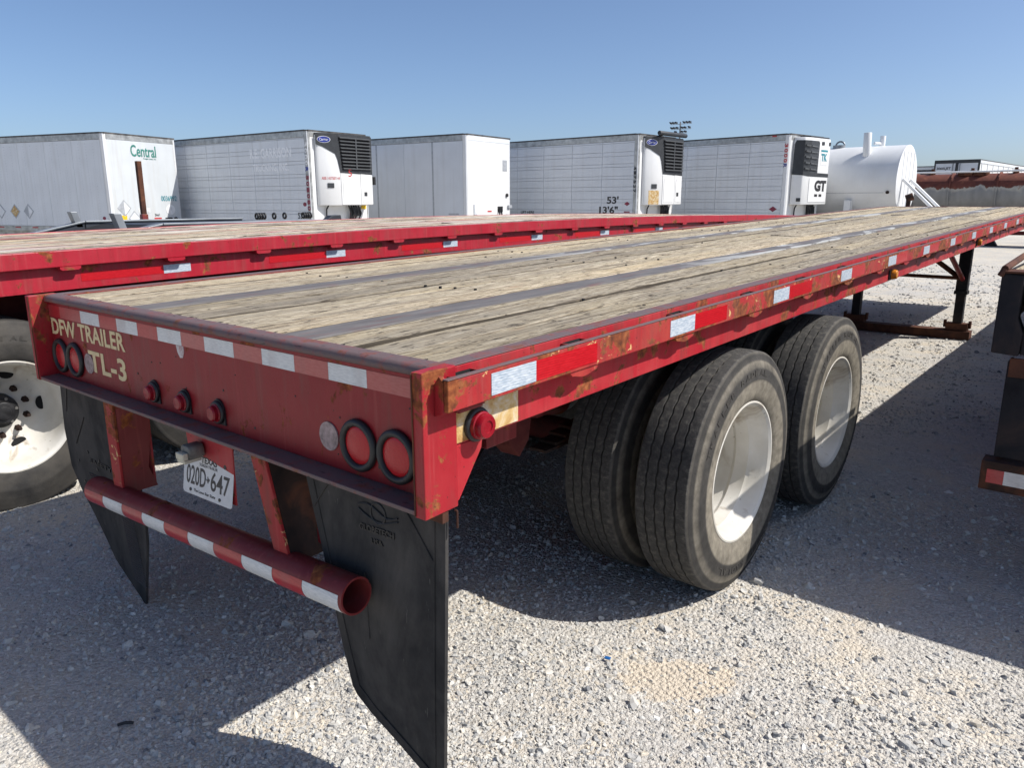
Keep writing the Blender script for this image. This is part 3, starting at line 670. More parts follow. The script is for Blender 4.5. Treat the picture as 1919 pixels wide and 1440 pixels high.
    for i, m in enumerate(ms):
        P('reflective_tape', MB().box(us[i] + 0.0004, us[i + 1] - 0.0004, -0.0012, -0.0002, 1.203, 1.2515), m, 0)
    # lettering
    text('DFW TRAILER', (-1.138, -0.0003, 1.128), X_, Z_, 0.672, 0.070, 'cream', T, bold=0.024, sx=1.04)
    text('TL-3', (-0.802, -0.0003, 1.010), X_, Z_, 0.322, 0.088, 'cream', T, bold=0.024, sx=1.05)
    # lamps
    for x in (-1.070, -0.928, 0.868, 1.018):
        r_ = P('tail_light', MB().torus((x, -0.006, 1.041), 'Y', 0.0625, 0.0105, 40, 10), 'rubber_seal', 0, 60)
        pr = [(0.0, 0.058)] + [(-0.003 - 0.010 * math.cos(t * PI / 12), 0.055 * math.sin(t * PI / 12 + 0.0001) if t else 0.0002) for t in range(6, -1, -1)]
        P('lamp_lens', MB().lathe(pr, (x, 0, 1.041), 'Y', 40), 'lens', 0, 60, parent=r_)
    for x in (-0.262, -0.047, 0.168):
        pl_ = [(0.036 * math.cos(t), 0.040 * math.sin(t) + 0.004) for t in np.linspace(-0.2, PI + 0.2, 12)] + [(-0.037, -0.040), (0.037, -0.040)]
        b_ = P('marker_light', MB().prism(pl_, (x, -0.0005, 1.010), X_, Z_, 0.006), 'hub', 0.001)
        P('seal_ring', MB().torus((x, -0.010, 1.010), 'Y', 0.032, 0.007, 28, 8), 'rubber_seal', 0, 60, parent=b_)
        P('lamp_lens', MB().lathe([(-0.006, 0.030), (-0.018, 0.030), (-0.020, 0.026), (-0.032, 0.025), (-0.036, 0.020), (-0.037, 0.0002)], (x, 0, 1.010), 'Y', 28), 'lens_deep', 0, 35, parent=b_)
    for x in (-0.802, 0.739):
        P('reflector_disc', MB().cyl((x, -0.0002, 1.041), (x, -0.004, 1.041), 0.041, n=28), 'disc', 0)
    P('torn_sticker', MB().prism([(-.026, .012), (-.02, -.012), (-.006, -.03), (.012, -.028), (.024, -.008), (.022, .012)], (-0.050, -0.0003, 1.190), X_, Z_, 0.0012), 'sticker', 0)
    mb = MB()
    for i in range(16):
        x, z = random.uniform(-0.5, 1.1), random.uniform(0.985, 1.18); mb.cyl((x, -0.0001, z), (x, -0.0014, z), random.uniform(0.002, 0.0045), n=8)
    P('plate_screws', mb, 'hub', 0)
    # side marker on its rusty patch, amber markers further forward
    P('rusty_patch', MB().box(HW + 0.0005, HW + 0.003, 0.043, 0.285, 1.095, 1.196), 'rust_patch', 0)
    b_ = P('side_marker', MB().torus((HW + 0.008, 0.117, 1.128), 'X', 0.036, 0.009, 28, 8), 'rubber_seal', 0, 60)
    P('lamp_lens', MB().lathe([(0.004, 0.037), (0.026, 0.036), (0.028, 0.032), (0.040, 0.0315), (0.045, 0.028), (0.046, 0.016), (0.043, 0.015), (0.043, 0.0002)], (HW, 0.117, 1.128), 'X', 28), 'lens_deep', 0, 35, parent=b_)
    for y, z in ((4.05, 1.13), (7.1, 1.14)):
        b_ = P('amber_marker', MB().box(HW + 0.001, HW + 0.010, y - 0.05, y + 0.05, z - 0.03, z + 0.03), 'hub', 0.003)
        P('lamp_lens', MB().cyl((HW + 0.0105, y, z), (HW + 0.042, y, z), 0.035, 0.026, n=20), 'amber', 0.003, 40, parent=b_)
    # --- underride guard
    def post(xt, xb, z1, lean):
        t = P('guard_post', MB().prism([(xt - 0.036, 0.938), (xt + 0.040, 0.938), (xb + 0.040, z1), (xb - 0.034, z1)], (0, -0.064, 0), X_, Z_, -0.010), 'red_worn', 0.002)
        w = 0.115
        P('post_web', MB().prism([(0.0, 0.938), (w, 0.938), (w * 1.05, 0.80), (w * 0.86, 0.66), (w * 1.1, z1), (0.0, z1)], (xt + 0.030, -0.053, 0), (0, 1, 0), Z_, 0.009), 'dark_rust' if lean else 'red_dark', 0.001, parent=t,
          warp=lambda x, y, z: (x + (xb - xt) * (0.938 - z) / (0.938 - z1), y, z))
        P('rear_flange', MB().prism([(xt - 0.036, 0.938), (xt + 0.030, 0.938), (xb + 0.030, z1), (xb - 0.034, z1)], (0, 0.064, 0), X_, Z_, -0.009), 'red', 0.001, parent=t)
        return t
    post(-0.530, -0.530, 0.575, False); post(0.468, 0.560, 0.628, True)
    a, b = Vector((-0.735, -0.060, 0.540)), Vector((0.885, -0.052, 0.626))
    P('guard_pipe', MB().cyl(a, b, 0.053, n=36, hollow=0.006), 'red_dark', 0, 40)
    d = (b - a).normalized(); L_ = (b - a).length
    def pipe_tape(t0, t1, mat):
        mb = MB(); vs = []; k = 9
        up = Vector((0, 0, 1)); up = (up - d * up.dot(d)).normalized(); bk = d.cross(up)  # towards the rear
        if bk.y > 0: bk = -bk
        for t in (t0, t1):
            for i in range(k):
                an = math.radians(-52 + 74 * i / (k - 1)); vs.append(a + d * (t * L_) + (bk * math.cos(an) + up * math.sin(an)) * 0.0537)
        P('reflective_tape', mb.add(vs, [(i, i + 1, k + i + 1, k + i) for i in range(k - 1)]), mat, 0, 60)
    seg = [0.004, 0.105, 0.205, 0.303, 0.403, 0.503, 0.603, 0.703, 0.803, 0.893, 0.992]
    for i in range(10): pipe_tape(seg[i] + 0.0005, seg[i + 1] - 0.0005, 'tape_red_old' if i % 2 == 0 else 'tape_white_old')
    # --- licence plate
    P('plate_bracket', MB().prism([(-0.055, 0.938), (0.242, 0.938), (0.236, 0.705), (-0.02, 0.70)], (0, -0.012, 0), X_, Z_, -0.005), 'red_side', 0.001)
    pln = [(0.012, 0), (0.293, 0), (0.302, 0.004), (0.305, 0.012), (0.305, 0.140), (0.301, 0.149), (0.293, 0.152), (0.012, 0.152), (0.004, 0.149), (0, 0.140), (0, 0.012), (0.004, 0.004)]
    O = Vector((-0.075, -0.030, 0.688)); U = Vector((1, 0.018, 0.02)).normalized(); V = Vector((0.06, 0.12, 1)).normalized()
    pt = P('license_plate', MB().prism(pln, O, U, V, 0.0016), 'plate', 0.0005)
    def pt_text(s_, u, v, w, h, m='plate_ink', bold=0.012): text(s_, O + U * u + V * v + U.cross(V) * 0.0017, U, V, w, h, m, pt, 0.0006, bold, fit=lambda q: q)
    pt_text('TEXAS', 0.108, 0.123, 0.098, 0.023, bold=0.03); pt_text('TOKEN TRAILER', 0.098, 0.110, 0.112, 0.010, bold=0.0)
    pt_text('020D', 0.020, 0.036, 0.122, 0.068); pt_text('647', 0.173, 0.036, 0.112, 0.068)
    pt_text('The Lone Star State', 0.070, 0.013, 0.135, 0.0105)
    tex = [(-0.25, 1), (0.15, 1), (0.15, 0.55), (1, 0.35), (1, -0.1), (0.4, -0.5), (0.25, -1), (-0.1, -0.8), (-0.35, -0.25), (-0.6, -0.4), (-1, 0.15), (-0.25, 0.15)]
    P('state_emblem', MB().prism([(p[0] * 0.011, p[1] * 0.012) for p in tex], O + U * 0.155 + V * 0.07 + U.cross(V) * 0.0017, U, V, 0.0006), 'plate_ink', 0, parent=pt)
    mb = MB()
    for u, v, r in ((0.255, 0.135, 0.008), (0.05, 0.017, 0.006), (0.232, 0.017, 0.006)):
        c = O + U * u + V * v; mb.cyl(c + U.cross(V) * 0.0018, c + U.cross(V) * 0.004, r, n=12)
    P('plate_bolts', mb, 'hub', 0, parent=pt)
    lm = P('plate_lamp', MB().prism([(-0.029, -0.016), (0.029, -0.016), (0.029, 0.018), (0.018, 0.029), (-0.018, 0.029), (-0.029, 0.018)], (0.052, -0.018, 0.862), X_, Z_, 0.056), 'lamp_grey', 0.006, 40)
    P('lamp_hood', MB().prism([(-0.025, -0.02), (0.025, -0.02), (0.025, 0.004), (-0.025, 0.004)], (0.052, -0.0745, 0.866), X_, Z_, 0.020), 'lamp_clear', 0.004, parent=lm)
    P('lamp_fin', MB().box(0.027, 0.077, -0.090, -0.030, 0.834, 0.8455), 'lamp_clear', 0.002, parent=lm)
    for s in (1, -1):
        P('weld_bead', MB().tube([(s * 1.1775, 0.0415, 0.94 + 0.0375 * i) for i in range(5)], 0.004, 6).tube([(s * 1.1535, -0.0735 + 0.0 * i, 0.94 + 0.07 * i) for i in range(6)], 0.0022, 6), 'rust_steel', 0, 50)
    # --- mud flaps
    def flap(rows, th, curl):
        vs = []; k = 8
        for z, xl, xr in rows:
            for i in range(k):
                x = xl + (xr - xl) * i / (k - 1); vs.append((x, 0.024 + curl(x, z), z))
        n = len(rows); fs = [(r * k + i, r * k + i + 1, (r + 1) * k + i + 1, (r + 1) * k + i) for r in range(n - 1) for i in range(k - 1)]
        me = bpy.data.meshes.new('mud_flap'); me.from_pydata(vs, [], fs); bm = bmesh.new(); bm.from_mesh(me)
        bmesh.ops.recalc_face_normals(bm, faces=bm.faces); bmesh.ops.solidify(bm, geom=bm.faces[:], thickness=th); bm.to_mesh(me); bm.free()
        return me
    rr_ = [(0.936, 0.590, 1.172), (0.80, 0.625, 1.168), (0.60, 0.675, 1.160), (0.378, 0.723, 1.150), (0.256, 0.757, 1.145), (0.232, 0.775, 1.144), (0.195, 0.838, 1.142), (0.155, 0.935, 1.141), (0.112, 1.040, 1.14), (0.078, 1.125, 1.139)]
    cr = lambda x, z: 0.012 * math.sin((x - 0.6) * 5) * (0.95 - z) - 0.004
    R = obj('mud_flap', flap(rr_, 0.011, cr), 'rubber', T)
    # moulded rim lines and lettering of the right flap
    def onflap(x, z, out=0.013): return Vector((x, 0.024 + cr(x, z) - out, z))
    mb = MB()
    for pts in ([(0.628, 0.93), (0.70, 0.62), (0.758, 0.385), (0.790, 0.27), (0.86, 0.225), (1.10, 0.125)], [(1.135, 0.93), (1.118, 0.5), (1.105, 0.13)], [(0.630, 0.80), (0.74, 0.93)], [(1.00, 0.93), (1.125, 0.78)], [(0.845, 0.66), (0.85, 0.45)]):
        mb.tube([onflap(*p, out=0.0125) for p in pts], 0.0024, 6)
    P('moulded_line', mb, 'rubber', 0, 40, parent=R)
    fit = lambda q: onflap(q.x, q.z, 0.0115 + (0 - q.y))
    text('GLOBETECH', (0.838, 0, 0.790), Vector((1, 0, 0.05)), Z_, 0.142, 0.019, 'rubber_seal', R, 0.003, 0.02, fit=fit)
    text('USA', (0.885, 0, 0.760), Vector((1, 0, 0.05)), Z_, 0.048, 0.015, 'rubber_seal', R, 0.003, 0.02, fit=fit)
    mb = MB().torus(onflap(0.918, 0.855, 0.0125), 'Y', 0.030, 0.0028, 24, 6)
    mb.tube([onflap(0.838 + 0.16 * t, 0.862 + 0.012 * math.sin(t * 2 * PI) , 0.0135) for t in np.linspace(0, 1, 9)], 0.0026, 6)
    mb.tube([onflap(0.838 + 0.16 * t, 0.852 + 0.022 * math.sin(t * PI + PI) , 0.0135) for t in np.linspace(0, 1, 9)], 0.0022, 6)
    P('moulded_emblem', mb, 'rubber_seal', 0, 40, parent=R)
    P('flap_hanger', MB().box(1.03, 1.183, -0.012, 0.010, 0.905, 0.9355), 'rust_steel', 0.002, parent=R)
    P('hanger_clip', MB().tube([(1.186, 0.028, 0.93), (1.194, 0.028, 0.93), (1.194, 0.028, 0.885)], 0.003, 6), 'rust_steel', 0, parent=R)
    rl = [(0.936, -1.180, -0.60), (0.80, -1.195, -0.575), (0.69, -1.205, -0.555), (0.52, -1.185, -0.535), (0.42, -1.12, -0.528), (0.33, -1.04, -0.540), (0.22, -0.955, -0.578), (0.14, -0.90, -0.606), (0.075, -0.80, -0.630), (0.025, -0.70, -0.648), (0.008, -0.672, -0.654)]
    cl = lambda x, z: 0.03 * math.sin((x + 1.2) * 4) * (0.95 - z)
    Lf = obj('mud_flap', flap(rl, 0.011, cl), 'rubber', T)
    def onl(x, z, out=0.013): return Vector((x, 0.024 + cl(x, z) - out, z))
    mb = MB()
    for pts in ([(-1.10, 0.93), (-1.15, 0.78)], [(-0.98, 0.78), (-1.10, 0.64)]): mb.tube([onl(*p) for p in pts], 0.0022, 6)
    P('moulded_line', mb, 'rubber_seal', 0, parent=Lf)
    mb = MB()
    for x0, x1, z0, z1 in ((-1.02, -0.80, 0.40, 0.535), (-0.76, -0.64, 0.10, 0.40)):
        k = int((z1 - z0) / 0.011)
        for i in range(k):
            z = z0 + i * 0.011; sh = (0.53 - z) * 0.45 if z0 > 0.3 else (0.40 - z) * 0.10
            mb.tube([onl(x0 + sh + (x1 - x0) * t, z, 0.0115) for t in (0, 0.5, 1)], 0.0028, 4)
    o = P('moulded_ribs', mb, 'rubber_seal', 0, parent=Lf); o['kind'] = 'stuff'
    mb = MB()
    for x, z in ((-1.10, 0.56), (-1.00, 0.62), (-0.90, 0.60), (-1.07, 0.47), (-0.93, 0.555)): mb.cyl(onl(x, z, 0.011), onl(x, z, 0.014), 0.007, n=10)
    P('flap_bolts', mb, 'hub', 0, parent=Lf)
    fitl = lambda q: onl(q.x, q.z, 0.0115 + (0 - q.y))
    text('SAFETY', (-0.985, 0, 0.575), Vector((1, 0, -0.02)), Z_, 0.20, 0.022, 'rubber_seal', Lf, 0.003, 0.0, fit=fitl)
    # --- frame, cross members, axles
    for s in (1, -1):
        mb = MB(); x = s * 0.50
        mb.box(x - 0.07, x + 0.07, 0.02, YE, 1.225, 1.243); mb.box(x - 0.006, x + 0.006, 0.02, YE, 0.965, 1.2245); mb.box(x - 0.07, x + 0.07, 0.02, YE, 0.95, 0.9645)
        P('main_beam', mb, 'frame_under', 0)
    for k in range(32):
        y = 0.25 + 0.41 * k
        if y > YE - .1: break
        P('cross_member', MB().box(-1.10, -0.508, y - 0.03, y + 0.03, 1.165, 1.236).box(-0.492, 0.492, y - 0.03, y + 0.03, 1.165, 1.236).box(0.508, 1.10, y - 0.03, y + 0.03, 1.165, 1.236), 'frame_under', 0)
    P('tail_tube', MB().box(-1.0, 1.0, 0.36, 0.50, 0.955, 1.06), 'red_dark', 0.003)
    for s in (1, -1):
        for y in (1.05, 2.42, 3.62):
            P('spring_hanger', MB().prism([(-0.10, 0.949), (0.10, 0.949), (0.06, 0.70), (0.0, 0.64), (-0.06, 0.70)], (s * 0.52 - 0.05, y, 0), Y_, Z_, 0.10), 'frame_under', 0.004)
        for y in (1.8122, 3.0441):
            mb = MB()
            for j in range(4): mb.box(s * 0.52 - 0.045, s * 0.52 + 0.045, y - 0.58 + 0.07 * j, y + 0.58 - 0.07 * j, 0.60 + 0.016 * j, 0.614 + 0.016 * j)
            P('leaf_spring', mb, 'dark_rust', 0.002)
            P('brake_chamber', MB().cyl((s * 0.36, y - 0.50, 0.80), (s * 0.36, y - 0.22, 0.74), 0.085, n=24).cyl((s * 0.36, y - 0.41, 0.781), (s * 0.36, y - 0.38, 0.774), 0.097, n=24), 'red_dark', 0.004, 40)
            P('brake_drum', MB().cyl((s * 0.56, y, 0.531), (s * 0.74, y, 0.531), 0.21, n=32), 'rust_steel', 0.006, 40, shear=0)
    for y in (1.8122, 3.0441):
        P('axle', MB().cyl((-1.0, y, 0.5308), (1.0, y, 0.5308), 0.065, n=24), 'frame_under', 0, 40, shear=0)
        for s in (1, -1):
            wheel(T, s * 1.083, y, 0.5275, s, True, random.uniform(-0.25, 0.25)); wheel(T, s * 0.738, y, 0.5275, s, False, random.uniform(0, 6))
    # --- landing gear
    yl = 9.45
    for x in (0.74, -0.45):
        l = P('landing_leg', MB().box(x - 0.062, x + 0.062, yl - 0.062, yl + 0.062, 0.56, 1.20), 'black_steel', 0.004, shear=0)
        P('leg_collar', MB().box(x - 0.072, x + 0.072, yl - 0.072, yl + 0.072, 0.555, 0.60), 'black_steel', 0.004, parent=l, shear=0)
        P('inner_leg', MB().box(x - 0.050, x + 0.050, yl - 0.050, yl + 0.050, 0.13, 0.56), 'black_steel', 0.003, parent=l, shear=0)
        P('foot_bracket', MB().box(x - 0.12, x + 0.12, yl - 0.065, yl + 0.065, 0.112, 0.20).box(x - 0.15, x - 0.121, yl - 0.03, yl + 0.03, 0.14, 0.23).box(x + 0.121, x + 0.15, yl - 0.03, yl + 0.03, 0.14, 0.23), 'rust_steel', 0.004, parent=l, shear=0)
        P('leg_mount', MB().box(x - 0.10, x + 0.10, yl - 0.09, yl + 0.09, 1.201, 1.30), 'black_steel', 0.003, parent=l, shear=0)
    P('foot_beam', MB().box(-0.60, 0.895, yl - 0.09, yl + 0.09, 0.008, 0.111), 'rust_steel', 0.004, shear=0)
    P('cross_shaft', MB().cyl((-0.45, yl - 0.1, 0.76), (0.74, yl - 0.1, 0.755), 0.022, n=12), 'rust_steel', 0, 40, shear=0)
    P('leg_brace', MB().tube([(0.16, yl, 1.14), (0.67, yl, 0.77)], 0.03, 10), 'rust_steel', 0, 40, shear=0)
    P('leg_brace', MB().tube([(0.70, yl - 0.9, 1.12), (0.74, yl - 0.06, 0.74)], 0.028, 10), 'red_dark', 0, 40, shear=0)
    P('front_header', MB().box(-1.176, 1.176, YE + 0.001, YE + 0.05, 1.05, ZT), 'red_dark', 0.003)
build_main()

# ------------------------------------------------------------------ the red flatbed alongside on the left
def build_left():
    T = thing('flatbed_trailer', 'bright red flatbed trailer with patchy red worn deck, parked on the left, its wheel showing', 'trailer', (-3.4, 5, 0))
    T.location = (0, 0, 0)
    zL = lambda y: 1.396 + 0.0275 * y - 0.0021 * y * y
    W = lambda x, y, z: (x, y, z + zL(y))
    def P(name, mb, mat, bevel=0.002, smooth=0, parent=T, warp=W, **k): return part(name, mb, mat, parent, bevel, smooth, warp=warp, **k)
    y0, y1 = -1.3, 12.9; xr, xl = -2.2, -4.64; N = 24
    n = 13
    ed = np.linspace(xl + 0.045, xr - 0.055, n + 1)
    for k in range(n):
        c = random.uniform(3.5, 7)
        for a, b in ((y0 + 0.04, c), (c + 0.004, y1 - 0.02)):
            g0 = random.uniform(0.002, 0.006); zt = random.uniform(-0.008, 0.004)
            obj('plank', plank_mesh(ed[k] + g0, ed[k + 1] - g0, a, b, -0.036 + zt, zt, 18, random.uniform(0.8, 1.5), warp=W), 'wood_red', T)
    for xa, xb in ((xr - 0.052, xr), (xl, xl + 0.042)):
        P('side_rail', MB().box(xa, xb, y0, y1, -0.084, 0.004, ny=N, jit=0.0018), 'red_clean', 0.004)
    for xa, xb in ((xr - 0.055, xr - 0.042), (xl + 0.043, xl + 0.055)):
        P('side_web', MB().box(xa, xb, y0, y1, -0.205, -0.0845, ny=N), 'red_clean', 0)
        P('web_flange', MB().box(min(xa, xb) - 0.03, max(xa, xb) + 0.004, y0, y1, -0.215, -0.2055, ny=N), 'red_clean', 0)
    for k in range(24):
        y = -0.72 + 0.612 * k
        if y > y1 - .1: break
        pts = [(-0.055, 0.0), (-0.055, -0.012), (-0.042, -0.02), (0.042, -0.02), (0.055, -0.012), (0.055, 0.0)]
        P('rail_tab', MB().prism(pts, (xr - 0.041, y, -0.0845), Y_, Z_, 0.046), 'red_clean', 0)
    for k in range(12):
        y = -0.90 + 1.225 * k + 0.525
        if y < y0 or y > y1 - .5: continue
        P('reflective_tape', MB().box(xr - 0.0418, xr - 0.0408, y - 0.28, y + 0.2, -0.178, -0.128, ny=3), 'tape_red', 0)
        P('reflective_tape', MB().box(xr - 0.0418, xr - 0.0408, y + 0.2004, y + 0.375, -0.178, -0.128, ny=2), 'tape_white', 0)
    P('rear_header', MB().box(xl + 0.001, xr - 0.001, y0 - 0.04, y0 - 0.001, -0.36, 0.004), 'red_clean', 0.004)
    for x in (-2.95, -3.89):
        P('main_beam', MB().box(x - 0.07, x + 0.07, y0, y1, -0.45, -0.04, ny=N), 'frame_under', 0)
    for k in range(30):
        y = y0 + 0.2 + 0.46 * k
        if y > y1 - .1: break
        P('cross_member', MB().box(xl + 0.06, -3.965, y - 0.03, y + 0.03, -0.13, -0.045).box(-3.815, -3.025, y - 0.03, y + 0.03, -0.13, -0.045).box(-2.875, xr - 0.06, y - 0.03, y + 0.03, -0.13, -0.045), 'frame_under', 0)
    # disc wheels
    rp = [(0.100, 0.292), (0.112, 0.300), (0.116, 0.312), (0.121, 0.313), (0.122, 0.305), (0.112, 0.293), (0.098, 0.288), (0.060, 0.279), (-0.02, 0.268), (-0.055, 0.255), (-0.085, 0.225), (-0.10, 0.195), (-0.103, 0.10)]
    DISC = MB().lathe(rp, n=72).mesh('rim', smooth=40); DISC.materials.append(M['rim'])
    HCAP = MB().cyl((-0.14, 0, 0), (-0.062, 0, 0), 0.099, 0.093, n=36).cyl((-0.062, 0, 0), (-0.052, 0, 0), 0.088, n=36).cyl((-0.052, 0, 0), (-0.010, 0, 0), 0.066, 0.060, n=30).cyl((-0.010, 0, 0), (-0.003, 0, 0), 0.038, n=24).mesh('hub_cap', 0.003, 40); HCAP.materials.append(M['hub'])
    NUT = MB().cyl((-0.006, 0, 0), (0.010, 0, 0), 0.019, n=6).cyl((0.010, 0, 0), (0.024, 0, 0), 0.015, n=12).cyl((0.024, 0, 0), (0.046, 0, 0), 0.010, n=10).mesh('lug_nut', 0.001); NUT.materials.append(M['dark_rust'])
    CB = MB().cyl((0.036, 0, 0), (0.043, 0, 0), 0.0085, n=6).mesh('cap_bolt'); CB.materials.append(M['bolt'])
    HOLE = MB().prism([(0.040 * math.cos(t), 0.028 * math.sin(t)) for t in np.linspace(0, 2 * PI, 20, endpoint=False)], (0, 0, 0), Y_, Z_, 0.002).mesh('hand_hole'); HOLE.materials.append(M['void'])
    T2 = TYRE.copy(); T2.materials.clear(); T2.materials.append(M['tyre_old'])
    for s, xo in ((1, -2.365), (-1, -4.475)):
        for y in (0.125, 1.37):
            t = obj('tyre', T2, None, T, (xo, y, 0.5275), (0.1, 0, 0 if s > 0 else PI)); obj('rim', DISC, None, t); obj('hub_cap', HCAP, None, t); obj('sidewall_lettering', LETTER2, None, t)
            for k in range(10):
                an = 2 * PI * (k + 0.3) / 10; obj('lug_nut', NUT, None, t, (-0.098, 0.143 * math.cos(an), 0.143 * math.sin(an)))
            for k in range(6):
                an = 2 * PI * k / 6; obj('cap_bolt', CB, None, t, (-0.089, 0.077 * math.cos(an), 0.077 * math.sin(an)))
            for k in range(5):
                an = 2 * PI * (k + 0.02) / 5 - 1.35; obj('hand_hole', HOLE, None, t, (-0.0875, 0.214 * math.cos(an), 0.214 * math.sin(an)), (an + PI / 2, 0.0, 0))
            t2 = obj('tyre', T2, None, T, (xo - s * 0.33, y, 0.5275)); obj('rim', RIM_IN, None, t2)
    for y in (0.125, 1.37):
        P('axle', MB().cyl((-4.4, y, 0.53), (-2.45, y, 0.53), 0.065, n=20), 'frame_under', 0, 40, warp=None)
    for x in (-2.75, -4.1):
        P('landing_leg', MB().box(x - 0.06, x + 0.06, 9.9, 10.02, 0.02, 1.25), 'black_steel', 0.003, warp=None)
build_left()

# ------------------------------------------------------------------ dark trailer at the right edge
def build_right():
    T = thing('flatbed_trailer', 'black rusty trailer cut off by the right edge, its bumper striped red and white', 'trailer', (0, 0, 0))
    P = lambda n, mb, m, b=0.004, s=0, parent=T: part(n, mb, m, parent, b, s)
    X0, X1, Yb, YF = 1.965, 4.42, 2.45, 13.8
    P('corner_post', MB().prism([(0.0, 1.052), (0.098, 1.046), (0.102, 1.14), (0.078, 1.20), (0.080, 1.378), (0.015, 1.383), (0.0, 1.372)], (X0 + 0.004, Yb, 0), X_, Z_, -0.09), 'dark_trailer', 0.006)
    P('rear_sill', MB().box(X0 + 0.105, X1 - 0.105, Yb + 0.02, Yb + 0.09, 1.05, 1.375), 'dark_trailer')
    P('corner_post', MB().box(X1 - 0.103, X1, Yb, Yb + 0.09, 1.05, 1.38), 'dark_trailer')
    for a, b in ((X0, X0 + 0.012), (X1 - 0.012, X1)):
        P('side_rail', MB().box(a, b, Yb + 0.091, YF, 1.12, 1.381), 'dark_trailer')
    n = 12; ed = np.linspace(X0 + 0.014, X1 - 0.014, n + 1)
    for k in range(n): P('plank', MB().box(ed[k] + 0.002, ed[k + 1] - 0.002, Yb + 0.095, YF, 1.335, 1.378), 'wood', 0)
    P('top_cap', MB().box(X0 - 0.004, X0 + 0.10, Yb - 0.012, Yb + 0.12, 1.3835, 1.392), 'rust_steel', 0.003)
    P('tie_rail', MB().tube([(X0 + 0.012, Yb + 0.0, 1.40), (X0 + 0.02, Yb + 0.5, 1.425), (X0 + 0.02, Yb + 1.4, 1.435)], 0.014, 8).tube([(X0 + 0.0, Yb - 0.01, 1.372), (X0 + 0.012, Yb + 0.0, 1.40)], 0.012, 8), 'rust_steel', 0)
    for x in (2.062, 4.2):
        g_ = P('guard_post', MB().box(x - 0.03, x + 0.09, Yb + 0.03, Yb + 0.05, 0.60, 1.02).box(x - 0.03, x - 0.02, Yb + 0.0505, Yb + 0.14, 0.60, 1.02), 'dark_trailer')
        P('post_bracket', MB().box(x - 0.022, x + 0.11, Yb + 0.015, Yb + 0.029, 0.955, 1.035), 'rust_steel', 0.002, parent=g_)
    P('guard_post_web', MB().box(2.16, 2.175, Yb + 0.05, Yb + 0.16, 0.60, 1.04), 'dark_trailer')
    P('bumper', MB().box(1.995, 4.39, Yb, Yb + 0.10, 0.455, 0.585), 'dark_rust', 0.004)
    P('reflective_tape', MB().box(2.02, 2.083, Yb - 0.0015, Yb - 0.0005, 0.49, 0.55), 'tape_red_old', 0)
    P('reflective_tape', MB().box(2.0832, 2.26, Yb - 0.0015, Yb - 0.0005, 0.49, 0.55), 'tape_white_old', 0)
    for k in range(1, 8):
        x = 2.26 + 0.28 * (k - 1)
        P('reflective_tape', MB().box(x + 0.0004, x + 0.2796, Yb - 0.0015, Yb - 0.0005, 0.49, 0.55), 'tape_red_old' if k % 2 else 'tape_white_old', 0)
    for x in (2.7, 3.68):
        P('main_beam', MB().box(x - 0.07, x + 0.07, Yb + 0.1, YF, 0.95, 1.33), 'dark_trailer', 0)
    for k in range(22):
        y = Yb + 0.35 + 0.5 * k; P('cross_member', MB().box(X0 + 0.02, 2.62, y, y + 0.06, 1.22, 1.33).box(2.78, 3.6, y, y + 0.06, 1.22, 1.33).box(3.76, X1 - 0.02, y, y + 0.06, 1.22, 1.33), 'dark_trailer', 0)
    for y in (4.3, 5.55):
        P('axle', MB().cyl((2.3, y, 0.53), (4.1, y, 0.53), 0.06, n=16), 'dark_trailer', 0, 40)
        for x, s in ((4.26, 1), (3.93, 1), (2.13, -1), (2.46, -1)): wheel(T, x, y, 0.5275, s, x in (4.26, 2.13), 0.3)
    for x in (2.6, 3.8): P('landing_leg', MB().box(x - 0.06, x + 0.06, 11.0, 11.12, 0.0, 1.2), 'dark_trailer')
build_right()

